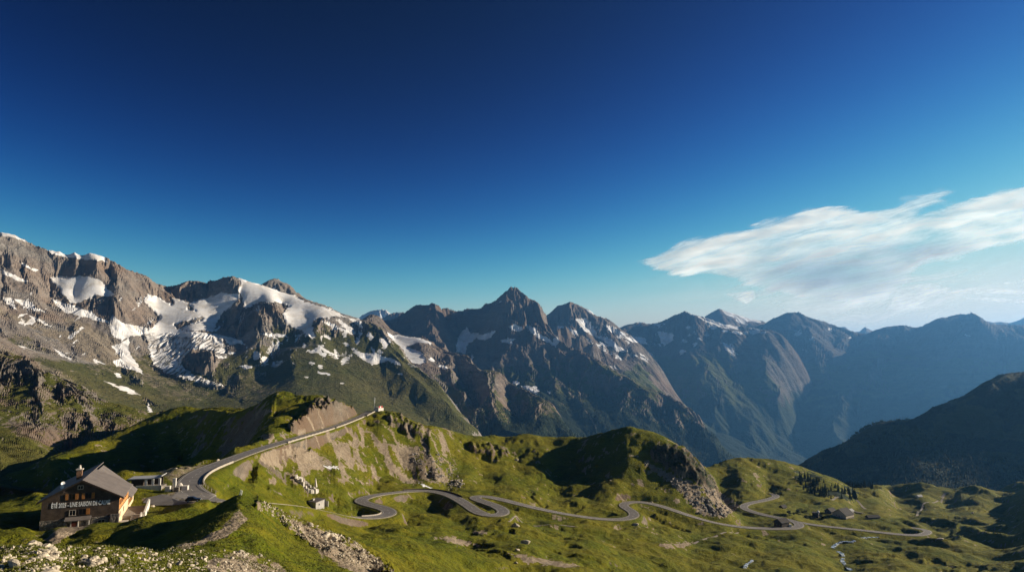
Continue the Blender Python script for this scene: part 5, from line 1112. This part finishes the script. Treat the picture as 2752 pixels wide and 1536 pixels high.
# forest cloaking the far lower slopes (one mass)
def forest(name, sheet, poly, n, h, seed):
    rn_ = np.random.default_rng(seed); U, V = sheet.uv(); m_ = inpoly(U, V, poly); idx = np.argwhere(m_); pick = idx[rn_.integers(0, len(idx), n)]
    V_, F_ = [], []; off = 0
    for j, i in pick:
        x, y, z = float(sheet.X[j, i]), float(sheet.Y[j, i]), float(sheet.Z[j, i]); hh = h * rn_.uniform(.5, 1.25); w_ = hh * .22; a = rn_.uniform(0, 6.28)
        x += rn_.normal(0, h * .3); 
        ring = [(x + w_ * math.cos(a + q * 1.2566), y + w_ * math.sin(a + q * 1.2566), z + hh * .12) for q in range(5)]
        V_ += ring + [(x, y, z + hh)]; F_ += [(off + q, off + (q + 1) % 5, off + 5) for q in range(5)]; off += 6
    me = bpy.data.meshes.new(name); me.from_pydata(V_, [], F_); me.materials.append(M['needle']); o = bpy.data.objects.new(name, me); C.objects.link(o); o['kind'] = 'stuff'
forest('forest', gs, [(2150,1255),(2300,1172),(2420,1140),(2480,1150),(2560,1200),(2650,1210),(2752,1250),(2752,1330),(2300,1330),(2180,1330)], 3800, 9, 1)
forest('forest', spur, [(1240,1120),(1330,1100),(1420,1090),(1500,1120),(1550,1170),(1560,1210),(1250,1210)], 2600, 15, 2)
forest('forest', pyr, [(1560,1090),(1680,1060),(1760,1080),(1850,1120),(1940,1190),(2000,1250),(1600,1250)], 3800, 17, 3)
# tufts of grass close by
rn_ = np.random.default_rng(5); n = 40000
Yt = 40 * np.exp(rn_.random(n) * math.log(150 / 40)); st_ = rn_.uniform(-.85, .05, n); Xt = st_ * Yt
V_, F_ = [], []; off = 0
gate = fbm(Xt / 4, Yt / 4, 3, 91)
for x, y, g_ in zip(Xt, Yt, gate):
    if g_ < -.05: continue
    z = gz_at(x, y); a = rn_.uniform(0, 6.28); hh = rn_.uniform(.07, .20)
    for q in range(4):
        b_ = a + q * 1.57; c_, s_ = math.cos(b_), math.sin(b_); dx_, dy_ = rn_.normal(0, .16, 2)
        V_ += [(x + dx_ - s_ * .05, y + dy_ + c_ * .05, z - .05), (x + dx_ + s_ * .05, y + dy_ - c_ * .05, z - .05), (x + dx_ + c_ * .10, y + dy_ + s_ * .10, z + hh)]; F_.append((off, off + 1, off + 2)); off += 3
me = bpy.data.meshes.new('grass'); me.from_pydata(V_, [], F_); me.materials.append(M['grass']); o = bpy.data.objects.new('grass', me); C.objects.link(o); o['kind'] = 'stuff'
# ------------------------------------------------------------------ air
def box_mesh(name, x0, x1, y0, y1, z0, z1):
    me = bpy.data.meshes.new(name)
    v = [(x, y, z) for z in (z0, z1) for y in (y0, y1) for x in (x0, x1)]
    me.from_pydata(v, [], [(0, 2, 3, 1), (4, 5, 7, 6), (0, 1, 5, 4), (2, 6, 7, 3), (0, 4, 6, 2), (1, 3, 7, 5)])
    o = bpy.data.objects.new(name, me); C.objects.link(o); return o
HZ = box_mesh('haze', -92000, 92000, -3000, 92000, zf - 1, 1190); HZ['kind'] = 'stuff'
m, nt = nodes('haze'); k = N(nt); o_ = k.new('ShaderNodeOutputMaterial'); vp = k.new('ShaderNodeVolumePrincipled')
vp.inputs['Color'].default_value = (.155, .46, 1.0, 1); vp.inputs['Density'].default_value = 2.6e-5; vp.inputs['Anisotropy'].default_value = 0.45
k.link(vp.outputs[0], o_.inputs['Volume']); HZ.data.materials.append(m)

# ------------------------------------------------------------------ cirrus, five kilometres up
def blur(a, n):
    for _ in range(n):
        a = (np.pad(a, ((1, 1), (0, 0)), mode='edge')[:-2] + a * 2 + np.pad(a, ((1, 1), (0, 0)), mode='edge')[2:]) / 4
        a = (np.pad(a, ((0, 0), (1, 1)), mode='edge')[:, :-2] + a * 2 + np.pad(a, ((0, 0), (1, 1)), mode='edge')[:, 2:]) / 4
    return a
m, nt = nodes('cirrus'); k = N(nt); o_ = k.new('ShaderNodeOutputMaterial')
at = k.new('ShaderNodeAttribute', _attribute_name='cover'); sp_ = k.new('ShaderNodeSeparateColor'); k.link(at.outputs['Color'], sp_.inputs[0])
tr_ = k.new('ShaderNodeBsdfTransparent'); tl_ = k.new('ShaderNodeBsdfTranslucent'); df_ = k.new('ShaderNodeBsdfDiffuse')
k.link(k.mix(sp_.outputs[1], (.95, 1.0, 1.0), (.40, .52, .70)), tl_.inputs['Color']); df_.inputs['Color'].default_value = (.6, .6, .6, 1)
t2_ = k.new('ShaderNodeBsdfTranslucent'); k.link(k.mix(sp_.outputs[1], (.30, .32, .34), (0, 0, 0)), t2_.inputs['Color'])      # ice crystals scatter mostly forward
a0 = k.new('ShaderNodeAddShader'); k.link(tl_.outputs[0], a0.inputs[0]); k.link(t2_.outputs[0], a0.inputs[1])
ad = k.new('ShaderNodeAddShader'); k.link(a0.outputs[0], ad.inputs[0]); k.link(df_.outputs[0], ad.inputs[1])
mx = k.new('ShaderNodeMixShader'); k.link(sp_.outputs[0], mx.inputs[0]); k.link(tr_.outputs[0], mx.inputs[1]); k.link(ad.outputs[0], mx.inputs[2]); k.link(mx.outputs[0], o_.inputs[0])
nx, ny = 640, 420
gs_ = np.linspace(.12, .95, nx); gt_ = np.linspace(.032, .34, ny); S_, T_ = np.meshgrid(gs_, gt_)
CU, CV = uv_of(S_, np.ones_like(S_), T_)
wing = [[(1735,700),(1800,672),(1870,645),(1950,622),(2050,602),(2130,582),(2210,560),(2280,558),(2340,566),(2400,542),(2500,517),(2590,505),(2480,560),(2400,600),(2520,565),(2640,535),(2760,500),(2950,450),(2950,590),(2760,640),(2650,668),(2560,692),(2490,722),(2440,765),(2400,800),(2300,812),(2150,805),(2050,775),(1990,752),(1920,740),(1830,740),(1765,730)]]
wisp = [[(1948,790),(2025,778),(2030,800),(2005,818)], [(2380,830),(2420,770),(2500,760),(2560,775),(2440,835)], [(2530,788),(2620,773),(2700,776),(2900,778),(2900,790),(2650,787),(2570,795)], [(2590,803),(2640,799),(2760,803),(2900,800),(2900,812),(2700,812)], [(2680,760),(2710,757),(2715,762)], [(2740,750),(2800,748),(2800,758),(2745,758)]]
def inp(ps, j): 
    a = np.zeros(CU.shape)
    ju = fbm(CU / 260, CV / 60, 5, 3) * j; jv = fbm(CU / 200, CV / 50, 5, 13) * j * .35
    for p in ps: a = np.maximum(a, inpoly(CU + ju, CV + jv, p))
    return a
sa, ca_ = math.sin(-.22), math.cos(-.22)
ru, rv = CU * ca_ + CV * sa, -CU * sa + CV * ca_
streak = fbm(ru / 300, rv / 26 + .8 * fbm(ru / 260, rv / 90, 3, 8), 6, 5, .55); streak2 = fbm(ru / 90, rv / 16, 5, 35, .6)
w0 = blur(inp(wing, 26), 26); w1 = blur(inp(wing, 40), 120); w2 = blur(inp(wisp, 6), 5)
core = np.exp(-(((CU - 2230) / 240) ** 2 + ((CV - 735) / 62) ** 2)) + .8 * np.exp(-(((ru - 2650 * ca_ - 640 * sa) / 260) ** 2 + ((rv - (-2650 * sa + 640 * ca_)) / 24) ** 2)) * 0 + .7 * np.exp(-(((CU - 2470) / 150) ** 2 + ((CV - 668) / 26) ** 2))
core = np.clip(core, 0, 1)
veil = np.exp(-(((CU - 2330) / 330) ** 2 + ((CV - 780) / 75) ** 2)) * .62
wS = blur(inp(wing, 30), 75)
dens = smooth(.12, .95, wS + (.42 * streak + .22 * streak2) * smooth(0, .2, wS) * (1.15 - .75 * wS)) * (.64 + .30 * streak + .12 * streak2)
dens = np.maximum(dens * .95, veil * (.55 + .85 * streak)); dens = np.maximum(dens, w2 * (.55 + .4 * streak2))
for li, (alt, gain) in enumerate(((5200., 1.0), (5650., .35))):
    d_ = np.clip(dens * gain * (1 if li == 0 else (.6 + .9 * fbm(ru / 120, rv / 30, 4, 90))), 0, .96)
    Yc = alt / T_; Zc = alt + 15 * fbm(S_ * 12, T_ * 60, 3, 4)
    co = np.stack([S_ * Yc, Yc, Zc], -1).reshape(-1, 3); idx = np.arange(nx * ny).reshape(ny, nx)
    q = np.stack([idx[:-1, :-1], idx[:-1, 1:], idx[1:, 1:], idx[1:, :-1]], -1).reshape(-1, 4)
    keep = d_.ravel()[q].max(1) > .004; q = q[keep]; used = np.unique(q); rm = np.zeros(nx * ny, int); rm[used] = np.arange(len(used))
    me = bpy.data.meshes.new('cloud'); me.from_pydata(co[used].tolist(), [], rm[q].tolist()); me.polygons.foreach_set('use_smooth', np.ones(len(q), bool))
    a_ = me.attributes.new('cover', 'FLOAT_COLOR', 'POINT'); a_.data.foreach_set('color', np.stack([d_.ravel()[used], core.ravel()[used], core.ravel()[used] * 0, core.ravel()[used] * 0], -1).ravel().astype(np.float32))
    me.materials.append(m); o = bpy.data.objects.new('cloud', me); C.objects.link(o); o['kind'] = 'stuff'

# ------------------------------------------------------------------ light
SUN_AZ, SUN_EL = math.radians(73.5), math.radians(16.5)      # azimuth to the right of the viewing direction
W = bpy.data.worlds.new('World'); SC.world = W; W.use_nodes = True
nt = W.node_tree; nt.nodes.clear(); k = N(nt)
sky = k.new('ShaderNodeTexSky', _sky_type='NISHITA', _sun_disc=False, _sun_elevation=SUN_EL, _sun_rotation=SUN_AZ, _altitude=2500.0, _air_density=0.8, _dust_density=0.35, _ozone_density=3.0)
bg = k.new('ShaderNodeBackground', Strength=0.1); wo = k.new('ShaderNodeOutputWorld')
# a polarising filter deepens the sky away from the sun
sp_ = k.new('ShaderNodeSeparateColor'); k.link(sky.outputs[0], sp_.inputs[0]); cb = k.new('ShaderNodeCombineColor')
for i, (g_, m_, q_) in enumerate(((4.8, .50, .0092), (4.3, .49, .0045), (4.2, .42, .00142))):
    y_ = k.math('MULTIPLY', k.math('POWER', sp_.outputs[i], g_), q_); k.link(k.math('MULTIPLY', k.math('DIVIDE', y_, k.math('MULTIPLY_ADD', y_, 1 / m_, 1.0)), 10.0), cb.inputs[i])
k.link(cb.outputs[0], bg.inputs[0]); k.link(bg.outputs[0], wo.inputs[0])
sd = bpy.data.lights.new('sun', 'SUN'); sd.energy = 5.0; sd.angle = math.radians(.5); sd.color = (1.0, .86, .66)
so = bpy.data.objects.new('sun', sd); C.objects.link(so)
d = Vector((math.sin(SUN_AZ) * math.cos(SUN_EL), math.cos(SUN_AZ) * math.cos(SUN_EL), math.sin(SUN_EL)))
so.rotation_euler = d.to_track_quat('Z', 'Y').to_euler(); so.location = (0, 0, 3000)
vs = SC.view_settings; vs.view_transform = 'Standard'; vs.look = 'None'; vs.exposure = 0.78; vs.gamma = 1.0
cy = SC.cycles; cy.max_bounces = 4; cy.diffuse_bounces = 2; cy.glossy_bounces = 1; cy.transmission_bounces = 2; cy.volume_bounces = 0; cy.transparent_max_bounces = 12
cy.use_denoising = True; cy.denoiser = 'OPENIMAGEDENOISE'; cy.denoising_input_passes = 'RGB_ALBEDO_NORMAL'; cy.use_adaptive_sampling = True; cy.adaptive_threshold = 0.015
